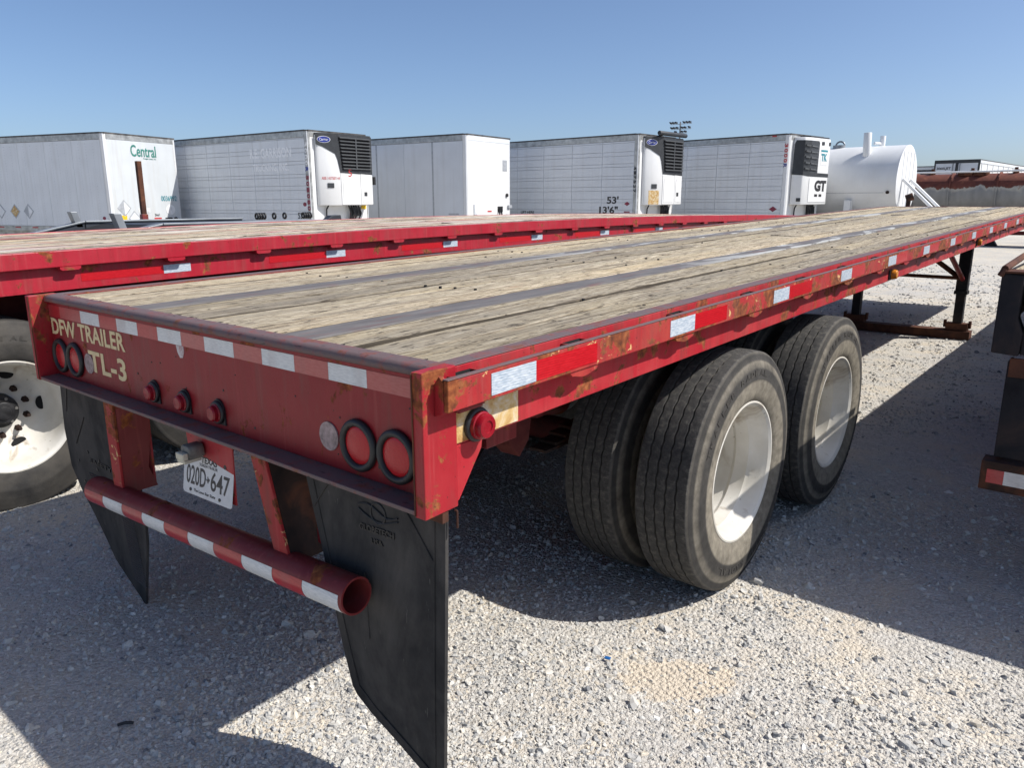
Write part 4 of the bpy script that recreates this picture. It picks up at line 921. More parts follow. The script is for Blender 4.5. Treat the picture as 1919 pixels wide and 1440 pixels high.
# ------------------------------------------------------------------ row of box trailers
def rot_z(a): return Matrix.Rotation(a, 4, 'Z')
def box_trailer(label, corner, th, W, H, L, kind, panel='van', post='van_clean', front='van_clean', zt=3.74, name='box_trailer', rail_tape=False, cat='trailer'):
    """local frame: origin under the near front corner, -x along the side, +y across the front"""
    T = thing(name, label, cat, (corner[0], corner[1], 0), math.radians(th))
    P = lambda n, mb, m, b=0.0, s=0, parent=T: part(n, mb, m, parent, b, s)
    z1 = zt; z0 = zt - H; R = 0.11
    P('body', MB().box(-L, -0.03, 0.025, W - 0.025, z0 + 0.05, z1 - 0.03), panel)
    P('roof', MB().box(-L, -0.02, 0.02, W - 0.02, z1 - 0.029, z1 + 0.006), 'alu_dark')
    P('top_rail', MB().box(-L, -0.141, -0.006, 0.0245, z1 - 0.20, z1 - 0.03), 'alu', 0.006)
    P('rail_cap', MB().box(-L, -0.10, -0.010, 0.0245, z1 - 0.029, z1 + 0.012), 'alu_dark')
    pw = 1.235; k = 0; x = -0.142
    rows = [0.0]
    if kind == 'reefer':
        zz = 0.0; hs = [0.30, 0.10, 0.24, 0.10, 0.27, 0.13, 0.24, 0.10, 0.28, 0.10, 0.24, 0.13, 0.27, 0.12]
        for h in hs:
            if zz + h > H - 0.36: break
            zz += h; rows.append(zz)
    top = H - 0.21 - 0.16
    rows.append(top)
    pm = MB()
    for a, b in zip(rows[:-1], rows[1:]): pm.box(-pw + 0.004, -0.004, -0.004, 0.0235, z0 + 0.16 + a + 0.005, z0 + 0.16 + b - 0.005)
    pme = pm.mesh('side_panel', 0.003 if kind == 'reefer' else 0.0); pme.materials.append(M[panel])
    sm = MB().box(-0.03, 0.03, -0.008, -0.0045, z0 + 0.165, z1 - 0.205)
    for i in range(26): sm.box(-0.006, 0.006, -0.0115, -0.0085, z0 + 0.2 + i * (H - 0.45) / 26, z0 + 0.212 + i * (H - 0.45) / 26)
    sme = sm.mesh('seam_strip'); sme.materials.append(M['seam'])
    rv = MB()
    for xx in (-0.31, -0.62, -0.93):
        for i in range(30): rv.box(xx - 0.007, xx + 0.007, -0.007, -0.0035, z0 + 0.2 + i * (H - 0.45) / 30, z0 + 0.214 + i * (H - 0.45) / 30)
    rve = rv.mesh('rivet_rows'); rve.materials.append(M['seam'])
    while x - pw > -L:
        p_ = obj('side_panel', pme, None, T, (x, 0, 0))
        if kind == 'dry': obj('rivet_rows', rve, None, p_)
        if kind == 'plate' and k > 0 and k % 2: obj('seam_strip', sme, None, T, (x, 0, 0))
        x -= pw; k += 1
    P('bottom_rail', MB().box(-L, -0.141, -0.008, 0.0245, z0, z0 + 0.155), 'alu', 0.004)
    for i in range(14):
        xx = -0.9 - i * 0.82 * (1.0 if rail_tape else 1.7)
        if xx < -L + 1: break
        P('reflective_tape', MB().box(xx - 0.27, xx, -0.0095, -0.0085, z0 + 0.085, z0 + 0.125), 'tape_red_old')
    # front wall with rounded corner post
    arc = [(-R - 0.03 + (R + 0.03) * math.sin(t), R - R * math.cos(t)) for t in np.linspace(0, PI / 2, 8)]
    P('corner_post', MB().prism(arc + [(-0.06, R), (-0.14, 0.05)], (0, 0, z0), X_, Y_, H - 0.035), post, 0, 50)
    arc2 = [(p[0], W - p[1]) for p in arc]
    P('corner_post', MB().prism(list(reversed(arc2 + [(-0.06, W - R), (-0.14, W - 0.05)])), (0, 0, z0), X_, Y_, H - 0.035), post, 0, 50)
    P('front_wall', MB().box(-0.06, -0.004, R + 0.002, W - R - 0.002, z0, z1 - 0.19), front)
    P('front_rail', MB().box(-0.06, 0.004, R + 0.002, W - R - 0.002, z1 - 0.189, z1 - 0.035), 'alu' if kind != 'plate' else 'van_grey', 0.004)
    P('front_cap', MB().box(-0.08, 0.010, R - 0.05, W - 0.04, z1 - 0.0345, z1 + 0.010), 'alu_dark')
    # running gear
    for xx in (-L + 1.3, -L + 2.6, -2.4):
        P('axle_beam' if xx < -3 else 'landing_gear', MB().box(xx - 0.10, xx + 0.10, 0.3, W - 0.3, 0.42, 0.62).box(xx - 0.08, xx + 0.08, 0.35, 0.5, 0.02, 0.419).box(xx - 0.08, xx + 0.08, W - 0.5, W - 0.35, 0.02, 0.419), 'dark_trailer')
    for xx in (-L + 1.3, -L + 2.6):
        for yy in (0.17, 0.5, W - 0.5, W - 0.17): obj('tyre', T2_FAR, None, T, (xx, yy, 0.5), (0, 0, PI / 2))
    P('under_frame', MB().box(-L + 0.3, -L + 4.6, 0.55, W - 0.55, 0.63, z0 - 0.002), 'dark_trailer')
    T['_'] = 0; del T['_']
    return T, z0, z1, P
T2_FAR = MB().lathe([(-0.12, 0.28), (-0.13, 0.4), (-0.11, 0.49), (0, 0.5), (0.11, 0.49), (0.13, 0.4), (0.12, 0.28), (0.02, 0.22), (0.02, 0.0)], n=32).mesh('tyre', smooth=40); T2_FAR.materials.append(M['tyre_old'])

def diamond(P, T, O, U, V, s, mat, inner, half=False):
    N = U.cross(V)
    f = P('placard_frame', MB().prism([(0, -s), (s, 0), (0, s), (-s, 0)], O, U, V, 0.006), mat)
    q = s * 0.80
    P('placard_face', MB().prism([(0, -q), (q, 0), (0, q)] if half else [(0, -q), (q, 0), (0, q), (-q, 0)], O + N * 0.0062, U, V, 0.003), inner, parent=f)

BOXG = 'white box trailers parked in a row behind the flatbeds'
# 1: dry van
T1, a0, a1, P1 = box_trailer('leftmost white box trailer with green lettering and diamond placards on its front', (-22.56, 9.59), 17, 2.85, 2.98, 14.5, 'dry', 'van', 'van_clean', 'van_dirty', rail_tape=True)
Ux, Vz = Vector((0, 1, 0)), Vector((0, 0, 1)); Sx = Vector((1, 0, 0))
text('Central', (0.0, 0.98, a1 - 0.66), Ux, Vz, 1.00, 0.36, 'ink_green', T1, 0.004, 0.015)
text('Freight Lines, Inc.', (0.0, 1.45, a1 - 0.74), Ux, Vz, 0.52, 0.055, 'ink_green', T1, 0.004, 0.0)
text('0036992', (0.0, 2.00, a0 + 0.94), Ux, Vz, 0.66, 0.17, 'ink_teal', T1, 0.004, 0.01)
text('3661', (0.0, 1.67, a0 + 0.455), Ux, Vz, 0.20, 0.085, 'ink_black', T1, 0.004, 0.0)
text('75', (0.0, 1.90, a0 + 0.18), Ux, Vz, 0.12, 0.12, 'seam', T1, 0.004, 0.0)
P1('red_label', MB().box(-0.0035, 0.001, 1.64, 1.94, a0 + 0.355, a0 + 0.41), 'ink_red')
diamond(P1, T1, Vector((-0.003, 0.50, a0 + 0.72)), Ux, Vz, 0.26, 'seam', 'ink_white', True)
diamond(P1, T1, Vector((-0.003, 0.86, a0 + 0.40)), Ux, Vz, 0.24, 'seam', 'van_grey')
P1('yellow_label', MB().box(-0.0035, 0.002, 0.36, 0.57, a0 + 0.30, a0 + 0.50), 'yellow')
P1('white_disc', MB().prism([(0.19 * math.cos(t), 0.17 * math.sin(t)) for t in np.linspace(0, 2 * PI, 20, endpoint=False)], (-0.003, 2.36, a0 + 0.66), Ux, Vz, 0.003), 'ink_white')
h_ = P1('air_connector', MB().box(-0.0035, 0.02, 2.10, 2.38, a0 + 0.26, a0 + 0.40).tube([(0.02, 2.15, a0 + .30), (0.06, 2.2, a0 + .2), (0.02, 2.26, a0 + .12)], 0.02, 6).tube([(0.02, 2.3, a0 + .3), (0.05, 2.32, a0 + .2), (0.01, 2.3, a0 + .14)], 0.02, 6), 'hub')
P1('round_socket', MB().cyl((-0.003, 2.53, a0 + 0.34), (0.03, 2.53, a0 + 0.34), 0.075, n=16), 'hub')
P1('bulkhead_placard', MB().box(-0.0035, 0.004, 1.02, 1.50, a0 + 0.58, a0 + 0.72), 'tape_white_old')
for xx in (-5.05, -4.35, -3.7):
    diamond(P1, T1, Vector((xx, -0.0042, a0 + 0.62)), Sx, Vz, 0.24, 'seam', {-5.05: 'van', -4.35: 'rust_patch', -3.7: 'ink_white'}[xx], xx == -3.7)
P1('maker_badge', MB().prism([(0.07 * math.cos(t), 0.05 * math.sin(t)) for t in np.linspace(0, 2 * PI, 16, endpoint=False)], (-0.32, -0.0043, a0 + 0.42), Sx, Vz, 0.003), 'ink_maroon')
text('C', (-5.9, -0.004, a0 + 1.2), Sx, Vz, 0.75, 0.62, 'ink_black', T1, 0.004, 0.05)
text('K', (-5.30, -0.004, a0 + 1.05), Sx, Vz, 0.13, 0.10, 'ink_black', T1, 0.004, 0.0)
P1('slider_rail', MB().box(-9.5, -1.6, 0.35, 0.39, a0 - 0.16, a0 - 0.003), 'alu')
P1('hole_plate', MB().prism([(0.035 * math.cos(t), 0.05 * math.sin(t)) for t in np.linspace(0, 2 * PI, 12, endpoint=False)], (-3.2, 0.349, a0 - 0.09), Sx, Vz, 0.004), 'void')

def reefer_unit(T, P, z0, z1, W, style):
    """refrigeration unit on the front wall: white moulded housing, black cowl, louvred grille, doors"""
    ya, yb = 0.26, W - 0.18; zb = z0 + 0.72; zt_ = z1 - 0.10; D = 0.38
    if style == 'carrier':
        pts = [(0.003, ya), (0.06, ya), (0.12, ya + 0.05), (D, ya + 0.62), (D, yb - 0.08), (D - 0.06, yb), (0.003, yb)]
        hs = P('unit_housing', MB().prism(pts, (0, 0, zb), X_, Y_, zt_ - zb - 0.02), 'van_clean', 0.012, 40)
        A = Vector((0.12, ya + 0.05, zb)); B = Vector((D, ya + 0.62, zb)); U = (B - A); cl = U.length; U.normalize(); V = Vector((0, 0, 1))
        Hh = zt_ - zb
        P('cowl_side', MB().prism([(-0.08, Hh - 0.30), (0.12, Hh - 0.36), (cl * 0.80, Hh - 0.56), (cl * 0.90, Hh - 0.72), (cl + 0.012, Hh * 0.47), (cl + 0.012, Hh), (-0.08, Hh)], A, U, V, 0.014), 'reefer_black', 0.003, parent=hs)
        F0 = Vector((D, ya + 0.62, zb)); fw = yb - ya - 0.62
        P('cowl_front', MB().prism([(0.003, Hh * 0.465), (fw - 0.02, Hh * 0.45), (fw - 0.01, Hh), (0.003, Hh)], F0, Vector(Y_), V, 0.015), 'reefer_black', 0.004, parent=hs)
        P('cowl_roof', MB().prism([(0.003, ya), (0.06, ya), (0.12, ya + 0.05), (D + 0.015, ya + 0.62), (D + 0.015, yb - 0.05), (D - 0.06, yb), (0.003, yb)], (0, 0, zt_ + 0.002), X_, Y_, 0.03), 'reefer_black', 0.006, parent=hs)
        g0, g1 = Hh * 0.51, Hh * 0.965; ga, gb = -0.02, fw - 0.12
        rec = P('grille_recess', MB().prism([(ga + 0.10, g0), (gb, g0), (gb + 0.04, g1), (ga, g1)], F0 + Vector((0.0152, 0, 0)), Vector(Y_), V, 0.004), 'void', parent=hs)
        nl = 10
        for i in range(nl):
            z = zb + g0 + 0.03 + (g1 - g0 - 0.05) * i / (nl - 1); t = i / (nl - 1)
            mb = MB().prism([(0.0, 0.0), (0.05, -0.014), (0.054, 0.012), (0.0, 0.030)], (D + 0.0195, F0.y + ga + 0.10 * (1 - t) + 0.02, z), X_, Z_, -(gb - ga - 0.08 * (1 - t)))
            P('louvre', mb, 'louvre', 0)
        P('grille_bar', MB().box(D + 0.060, D + 0.070, F0.y + (ga + gb) / 2 + 0.02, F0.y + (ga + gb) / 2 + 0.06, zb + g0 + 0.03, zb + g1 - 0.02), 'louvre', parent=hs)
        for i, (da, db) in enumerate(((0.02, fw * 0.60), (fw * 0.61, fw - 0.03))):
            d_ = P('service_door', MB().prism([(da, 0.02), (db, 0.02), (db, Hh * 0.445), (da, Hh * 0.455)], F0 + Vector((0.001, 0, 0)), Vector(Y_), V, 0.016), 'van_clean', 0.012)
            P('door_panel', MB().prism([(da + 0.06, 0.08), (db - 0.06, 0.08), (db - 0.08, Hh * 0.36), (db - 0.14, Hh * 0.40), (da + 0.10, Hh * 0.40), (da + 0.07, Hh * 0.34)], F0 + Vector((0.0172, 0, 0)), Vector(Y_), V, 0.010), 'van_clean', 0.008, parent=d_)
            if i: P('door_latch', MB().box(D + 0.028, D + 0.036, F0.y + da + 0.12, F0.y + da + 0.24, zb + 0.28, zb + 0.40), 'reefer_black', parent=d_)
        O = A + U * 0.22 + V * 0.52
        l_ = P('side_latch', MB().prism([(0, 0), (0.20, 0), (0.20, 0.14), (0, 0.14)], O, U, V, 0.02), 'reefer_black', 0.004, parent=hs)
        ov = [(0.19 * math.cos(t), 0.085 * math.sin(t)) for t in np.linspace(0, 2 * PI, 24, endpoint=False)]
        Ob = A + U * 0.17 + V * (Hh - 0.155) + U.cross(V) * 0.0145
        bg = P('maker_badge', MB().prism([(p[0] * 1.08, p[1] * 1.15) for p in ov], Ob, U, V, 0.004), 'ink_white', parent=hs)
        P('badge_face', MB().prism(ov, Ob + U.cross(V) * 0.0042, U, V, 0.004), 'ink_blue', parent=bg)
        text('Carrier', Ob + U * -0.135 + V * -0.035 + U.cross(V) * 0.0084, U, V, 0.27, 0.075, 'ink_white', bg, 0.002, 0.0)
    else:
        pts = [(0.003, ya), (0.08, ya), (0.31, ya + 0.16), (D, ya + 0.42), (D, yb - 0.10), (D - 0.10, yb), (0.003, yb)]
        Hh = zt_ - zb
        hs = P('unit_housing', MB().prism(pts, (0, 0, zb), X_, Y_, Hh), 'van_clean', 0.03, 40)
        A = Vector((0.08, ya, zb)); B = Vector((0.31, ya + 0.16, zb)); U = (B - A); cl = U.length; U.normalize(); V = Vector((0, 0, 1))
        P('cowl_side', MB().prism([(-0.05, Hh * 0.45), (cl, Hh * 0.44), (cl, Hh * 0.955), (0.02, Hh * 0.955), (-0.03, Hh * 0.90)], A, U, V, 0.010), 'reefer_black', 0.004, parent=hs)
        A2 = Vector((0.31, ya + 0.16, zb)); B2 = Vector((D, ya + 0.42, zb)); U2 = B2 - A2; c2 = U2.length; U2.normalize()
        P('cowl_corner', MB().prism([(0.0, Hh * 0.44), (c2, Hh * 0.425), (c2, Hh * 0.955), (0.0, Hh * 0.955)], A2, U2, V, 0.010), 'reefer_black', 0.003, parent=hs)
        F0 = Vector((D, ya + 0.42, zb)); fw = yb - ya - 0.52
        P('cowl_front', MB().prism([(0.002, Hh * 0.425), (fw, Hh * 0.42), (fw, Hh * 0.475), (fw * 0.42, Hh * 0.48), (fw * 0.44, Hh * 0.93), (fw * 0.40, Hh * 0.955), (0.002, Hh * 0.955)], F0, Vector(Y_), V, 0.011), 'reefer_black', 0.004, parent=hs)
        for i in range(5):
            z = Hh * (0.53 + 0.085 * i)
            P('louvre', MB().prism([(0.05, z), (c2 - 0.02, z - 0.02), (c2 - 0.02, z + 0.03), (0.05, z + 0.05)], A2, U2, V, 0.045).prism([(0.02, z - 0.02), (fw * 0.36, z - 0.03), (fw * 0.36, z + 0.0), (0.02, z + 0.03)], F0, Vector(Y_), V, 0.045), 'louvre')
        P('service_door', MB().prism([(0.06, 0.08), (fw - 0.06, 0.08), (fw - 0.06, Hh * 0.40), (0.06, Hh * 0.40)], F0 + Vector((0.001, 0, 0)), Vector(Y_), V, 0.014), 'van_clean', 0.012)
        text('GT', F0 + Vector((0.016, fw * 0.32, Hh * 0.20)), Vector(Y_), V, fw * 0.60, 0.36, 'ink_black', T, 0.004, 0.06)
        P('small_label', MB().box(D + 0.0155, D + 0.018, F0.y + fw * 0.35, F0.y + fw * 0.50, zb + Hh * 0.12, zb + Hh * 0.16).box(D + 0.0155, D + 0.018, F0.y + fw * 0.58, F0.y + fw * 0.72, zb + Hh * 0.12, zb + Hh * 0.16), 'ink_black')
        lg = P('maker_badge', MB().prism([(0, 0), (fw * 0.34, 0), (fw * 0.34, 0.5), (0, 0.5)], F0 + Vector((0.001, fw * 0.54, Hh * 0.60)), Vector(Y_), V, 0.006), 'van_clean')
        text('TK', F0 + Vector((0.0075, fw * 0.56, Hh * 0.66)), Vector(Y_), V, fw * 0.30, 0.24, 'ink_teal', lg, 0.003, 0.05)
        P('label_band', MB().box(D + 0.0075, D + 0.009, F0.y + fw * 0.54, F0.y + fw * 0.88, zb + Hh * 0.80, zb + Hh * 0.83), 'ink_teal', parent=lg)
        P('side_latch', MB().prism([(0.14, 0.10), (0.27, 0.10), (0.27, 0.21), (0.14, 0.21)], A, U, V, 0.012), 'reefer_black')
        P('unit_lamp', MB().box(D + 0.001, D + 0.015, F0.y + fw * 0.55, F0.y + fw * 0.68, zb + Hh * 0.90, zb + Hh * 0.95).box(D + 0.001, D + 0.015, F0.y + fw * 0.92, F0.y + fw * 1.0, zb + Hh * 0.90, zb + Hh * 0.95), 'hub')
        P('roof_hatch', MB().prism([(0.05, ya + 0.3), (D - 0.05, ya + 0.5), (D - 0.05, yb - 0.1), (0.05, yb - 0.1)], (0, 0, zt_ + 0.001), X_, Y_, 0.05), 'reefer_black', 0.01)
    # hoses and the bulkhead below
    mb = MB()
    for k in range(5):
        y = W - 1.0 + 0.1 * k; mb.tube([(0.10, y, zb), (0.16, y + 0.1 * random.uniform(-1, 1), zb - 0.25), (0.08, y + 0.12 * random.uniform(-1, 1), zb - 0.5), (0.01, y, zb - 0.62)], 0.025, 6)
    mb.tube([(0.08, 0.62, zb), (0.06, 0.55, zb - 0.12), (0.03, 0.55, zb - 0.6)], 0.022, 6)
    P('air_hoses', mb, 'hub')
    P('hose_box', MB().box(0.0, 0.14, W - 0.86, W - 0.52, zb - 0.34, zb - 0.06), 'hub', 0.01)
    return zb

def digits(T, s, x, ztop, mat, h=0.16, gap=0.18):
    """lettering running down the corner post, one character under another and turned a quarter"""
    for i, ch in enumerate(s):
        if ch == ' ': continue
        text(ch, (x + 0.0, -0.0035, ztop - gap * i), (0, 0, -1), (1, 0, 0), gap * 0.75, h * 0.75, mat[i] if isinstance(mat, list) else mat, T, 0.004, 0.03)
# 2: reefer
T2_, b0, b1, P2 = box_trailer('white ribbed reefer trailer with ghost lettering and a red 5 on its black louvred unit', (-17.25, 13.15), 4, 2.42, 2.90, 15.5, 'reefer', 'van', 'alu', 'van_clean', name='reefer_trailer')
reefer_unit(T2_, P2, b0, b1, 2.42, 'carrier')
text('R.E. GARRISON', (-2.75, -0.0045, b1 - 0.75), Sx, Vz, 2.0, 0.30, 'ink_ghost', T2_, 0.003, 0.03)
text('TRUCKING, INC.', (-2.65, -0.0045, b1 - 1.18), Sx, Vz, 1.75, 0.26, 'ink_ghost', T2_, 0.003, 0.03)
digits(T2_, '3000R', -0.148, b1 - 0.34, ['ink_white'] * 4 + ['ink_blue']); digits(T2_, '501080', -0.148, b1 - 1.30, 'ink_maroon')
text('5', (0.399, 1.20, b0 + 1.58), Ux, Vz, 0.14, 0.22, 'ink_red', T2_, 0.004, 0.0)
text('60', (0.0, 1.55, b0 + 0.36), Ux, Vz, 0.26, 0.20, 'ink_red', T2_, 0.004, 0.0)
A_ = Vector((0.12, 0.31, b0 + 0.72)); U_ = Vector((0.26, 0.57, 0)).normalized()
text('ARB 1437587144', A_ + U_ * 0.05 + Vector((0, 0, 0.76)), U_, Vz, 0.56, 0.085, 'ink_red', T2_, 0.004, 0.0)
text("53'", (-0.62, -0.0045, b0 + 0.32), Sx, Vz, 0.26, 0.19, 'ink_black', T2_, 0.004, 0.02)
P2('maker_badge', MB().prism([(0.08 * math.cos(t), 0.06 * math.sin(t)) for t in np.linspace(0, 2 * PI, 16, endpoint=False)], (-0.27, -0.0045, b0 + 0.75), Sx, Vz, 0.003), 'ink_maroon')
P2('yellow_label', MB().box(-0.0035, 0.02, 2.05, 2.25, b0 + 0.60, b0 + 0.76), 'yellow')
P2('side_mirror', MB().box(0.25, 0.38, 2.30, 2.38, b0 + 1.35, b0 + 1.60), 'hub', 0.01)
# 3: plain white van
T3, c0, c1, P3 = box_trailer('plain clean white box trailer with smooth grey side, between two reefers', (-14.6, 17.2), 5.5, 2.52, 2.92, 14.5, 'plate', 'van_grey', 'van_clean', 'van_clean')
P3('document_holder', MB().box(-0.0035, 0.03, 0.36, 0.54, c0 + 0.42, c0 + 0.76), 'van_grey', 0.01)
P3('holder_front', MB().box(0.031, 0.036, 0.39, 0.51, c0 + 0.46, c0 + 0.66), 'ink_white')
P3('red_label', MB().box(-0.0035, 0.002, 1.13, 1.36, c0 + 0.50, c0 + 0.55), 'ink_red')
P3('grey_label', MB().box(-0.0035, 0.002, 2.02, 2.28, c1 - 1.08, c1 - 0.72), 'seam')
P3('faint_print', MB().box(-0.0035, -0.001, 1.10, 1.36, c1 - 0.42, c1 - 0.39).box(-0.0035, -0.001, 1.0, 1.12, c1 - 0.70, c1 - 0.58).box(-0.0035, -0.001, 1.30, 1.36, c1 - 0.72, c1 - 0.58), 'van_grey')
P3('air_connector', MB().box(-0.0035, 0.03, 1.72, 1.98, c0 + 0.50, c0 + 0.68).tube([(0.03, 1.78, c0 + .66), (0.07, 1.74, c0 + .4), (0.02, 1.82, c0 + .25)], 0.025, 6).tube([(0.03, 1.9, c0 + .62), (0.07, 1.86, c0 + .4), (0.02, 1.9, c0 + .3)], 0.025, 6), 'hub')
P3('round_socket', MB().cyl((-0.003, 2.25, c0 + 1.05), (0.04, 2.25, c0 + 1.05), 0.06, n=14), 'hub')
P3('glad_hand', MB().box(-0.0035, 0.06, 2.30, 2.50, c0 + 0.62, c0 + 0.72).box(-0.0035, 0.01, 2.2, 2.32, c0 + 0.28, c0 + 0.42), 'seam', 0.01)
P3('side_plate', MB().box(-0.75, -0.32, -0.007, -0.0045, c0 + 0.42, c0 + 0.47), 'seam')
# 4: reefer
T4, d0, d1, P4 = box_trailer("white reefer trailer marked 53' and 13'6\" with a dark pipe on its unit roof", (-10.47, 20.75), -2, 2.34, 2.92, 15.5, 'reefer', 'van_grey', 'alu', 'van_clean', name='reefer_trailer')
zb4 = reefer_unit(T4, P4, d0, d1, 2.34, 'carrier')
text("53'", (-1.15, -0.0045, d0 + 0.76), Sx, Vz, 0.46, 0.24, 'ink_black', T4, 0.004, 0.03)
text("13'6\"", (-1.45, -0.0045, d0 + 0.44), Sx, Vz, 0.74, 0.24, 'ink_black', T4, 0.004, 0.03)
text('LIFT HERE', (-4.9, -0.0045, d0 + 0.42), Sx, Vz, 0.62, 0.09, 'ink_black', T4, 0.004, 0.02)
digits(T4, '417527', -0.145, d1 - 1.0, 'ink_black', 0.12, 0.14)
P4('maker_badge', MB().prism([(-0.11, 0), (0, -0.07), (0.11, 0), (0, 0.07)], (-0.36, -0.0045, d0 + 0.76), Sx, Vz, 0.003), 'ink_maroon')
P4('badge_strip', MB().box(-0.47, -0.25, -0.0075, -0.0045, d0 + 0.48, d0 + 0.52), 'ink_maroon')
P4('exhaust_pipe', MB().cyl((0.40, 0.55, d1 + 0.03), (0.40, 2.25, d1 + 0.03), 0.07, n=16).tube([(0.1, 0.9, d1 - 0.06), (0.40, 0.9, d1 + 0.02)], 0.035, 8), 'reefer_black', 0.01, 40)
P4('stained_patch', MB().prism([(0.12, 0.02), (0.52, 0.02), (0.52, 0.46), (0.12, 0.46)], Vector((0.12, 0.31, d0 + 0.72)), Vector((0.26, 0.57, 0)).normalized(), Vz, 0.004), 'rust_patch')
P4('access_hatch', MB().box(-6.0, -5.45, -0.007, -0.0045, d0 + 0.25, d0 + 0.70), 'van')
# 5: reefer, GT
T5, e0, e1, P5 = box_trailer('white reefer trailer at the right end of the row, its rounded unit marked GT', (-6.84, 23.9), -8, 2.30, 2.92, 15.5, 'reefer', 'van', 'van_clean', 'van_clean', name='reefer_trailer')
reefer_unit(T5, P5, e0, e1, 2.30, 'tk')
digits(T5, '3000R', -0.15, e1 - 0.30, ['ink_red'] * 4 + ['ink_blue'], 0.15, 0.155)
P5('maker_badge', MB().prism([(-0.14, 0), (0, -0.09), (0.14, 0), (0, 0.09)], (-0.40, -0.0045, e0 + 0.58), Sx, Vz, 0.003), 'ink_maroon')
P5('badge_strip', MB().box(-0.55, -0.27, -0.0075, -0.0045, e0 + 0.31, e0 + 0.35), 'ink_maroon')
P5('roof_marker', MB().box(-0.60, -0.45, -0.022, -0.0105, e1 - 0.075, e1 - 0.035), 'ink_red')

# ------------------------------------------------------------------ charcoal step-deck with beaver tail behind the left flatbed
def build_step():
    T = thing('equipment_trailer', 'low charcoal trailer with sloping tail rails, behind the left red flatbed', 'trailer', (0, 0, 0))
    P = lambda n, mb, m, b=0.004, s=0, parent=T: part(n, mb, m, parent, b, s)
    xa, xb = -4.95, -6.7
    for x in (xa, xb):
        P('side_beam', MB().box(x - 0.06, x, 2.42, 4.35, 1.20, 1.452), 'charcoal', 0.006)
        P('beam_cap', MB().box(x - 0.11, x + 0.02, 2.42, 4.35, 1.4535, 1.472), 'steel_grey')
        P('tail_beam', MB().prism([(2.41, 1.20), (2.41, 1.452), (1.75, 1.30), (1.25, 1.16), (1.25, 1.05)], (x - 0.06, 0, 0), Y_, Z_, 0.06), 'charcoal')
        P('tail_cap', MB().prism([(2.415, 1.4535), (2.415, 1.472), (1.85, 1.352), (1.25, 1.195), (1.25, 1.175), (1.85, 1.332)], (x - 0.11, 0, 0), Y_, Z_, 0.13), 'steel_grey')
        P('ramp_latch', MB().prism([(0, 0), (0.07, 0), (0.02, 0.17), (-0.05, 0.17)], (x - 0.10, 2.02 if x == xa else 2.33, 1.40), Y_, Z_, 0.10), 'steel_grey')
    P('end_plate', MB().prism([(4.351, 1.15), (4.62, 1.15), (4.56, 1.52), (4.44, 1.515), (4.351, 1.46)], (xa - 0.10, 0, 0), Y_, Z_, 0.10), 'charcoal')
    P('deck', MB().box(xb + 0.021, xa - 0.111, 2.6, 4.34, 1.38, 1.44), 'charcoal')
    P('tail_deck', MB().prism([(2.59, 1.38), (2.59, 1.435), (1.3, 1.13), (1.3, 1.08)], (xb + 0.03, 0, 0), Y_, Z_, -(xb - xa) - 0.15), 'void')
    for y in (3.60, 3.636, 3.672, 3.708, 3.86, 4.02, 4.32, 4.356, 4.392, 4.428):
        P('tie_ring', MB().torus((xb + 0.10, y + 0.9, 1.488), 'Y', 0.034, 0.014, 14, 6), 'rubber_seal', 0, 60)
    for y in (2.7, 3.7):
        P('axle', MB().cyl((xb + 0.2, y, 0.45), (xa - 0.2, y, 0.45), 0.05, n=12), 'charcoal')
        for x in (xa - 0.2, xb + 0.2): obj('tyre', T2_FAR, None, T, (x, y, 0.45), None)
    P('front_leg', MB().box(-5.9, -5.75, 4.1, 4.25, 0.02, 1.379), 'charcoal')
build_step()
def build_post():
    T = thing('steel_post', 'dark brown upright post, red at the foot, in front of the leftmost white box trailer', 'post', (-7.0, 3.22, 0))
    part('post', MB().box(-0.028, 0.028, -0.028, 0.028, 1.53, 2.145, ), 'rust_steel', T, 0.004)
    part('post_sleeve', MB().box(-0.036, 0.036, -0.036, 0.036, 0.0, 1.529), 'red_dark', T, 0.004)
build_post()

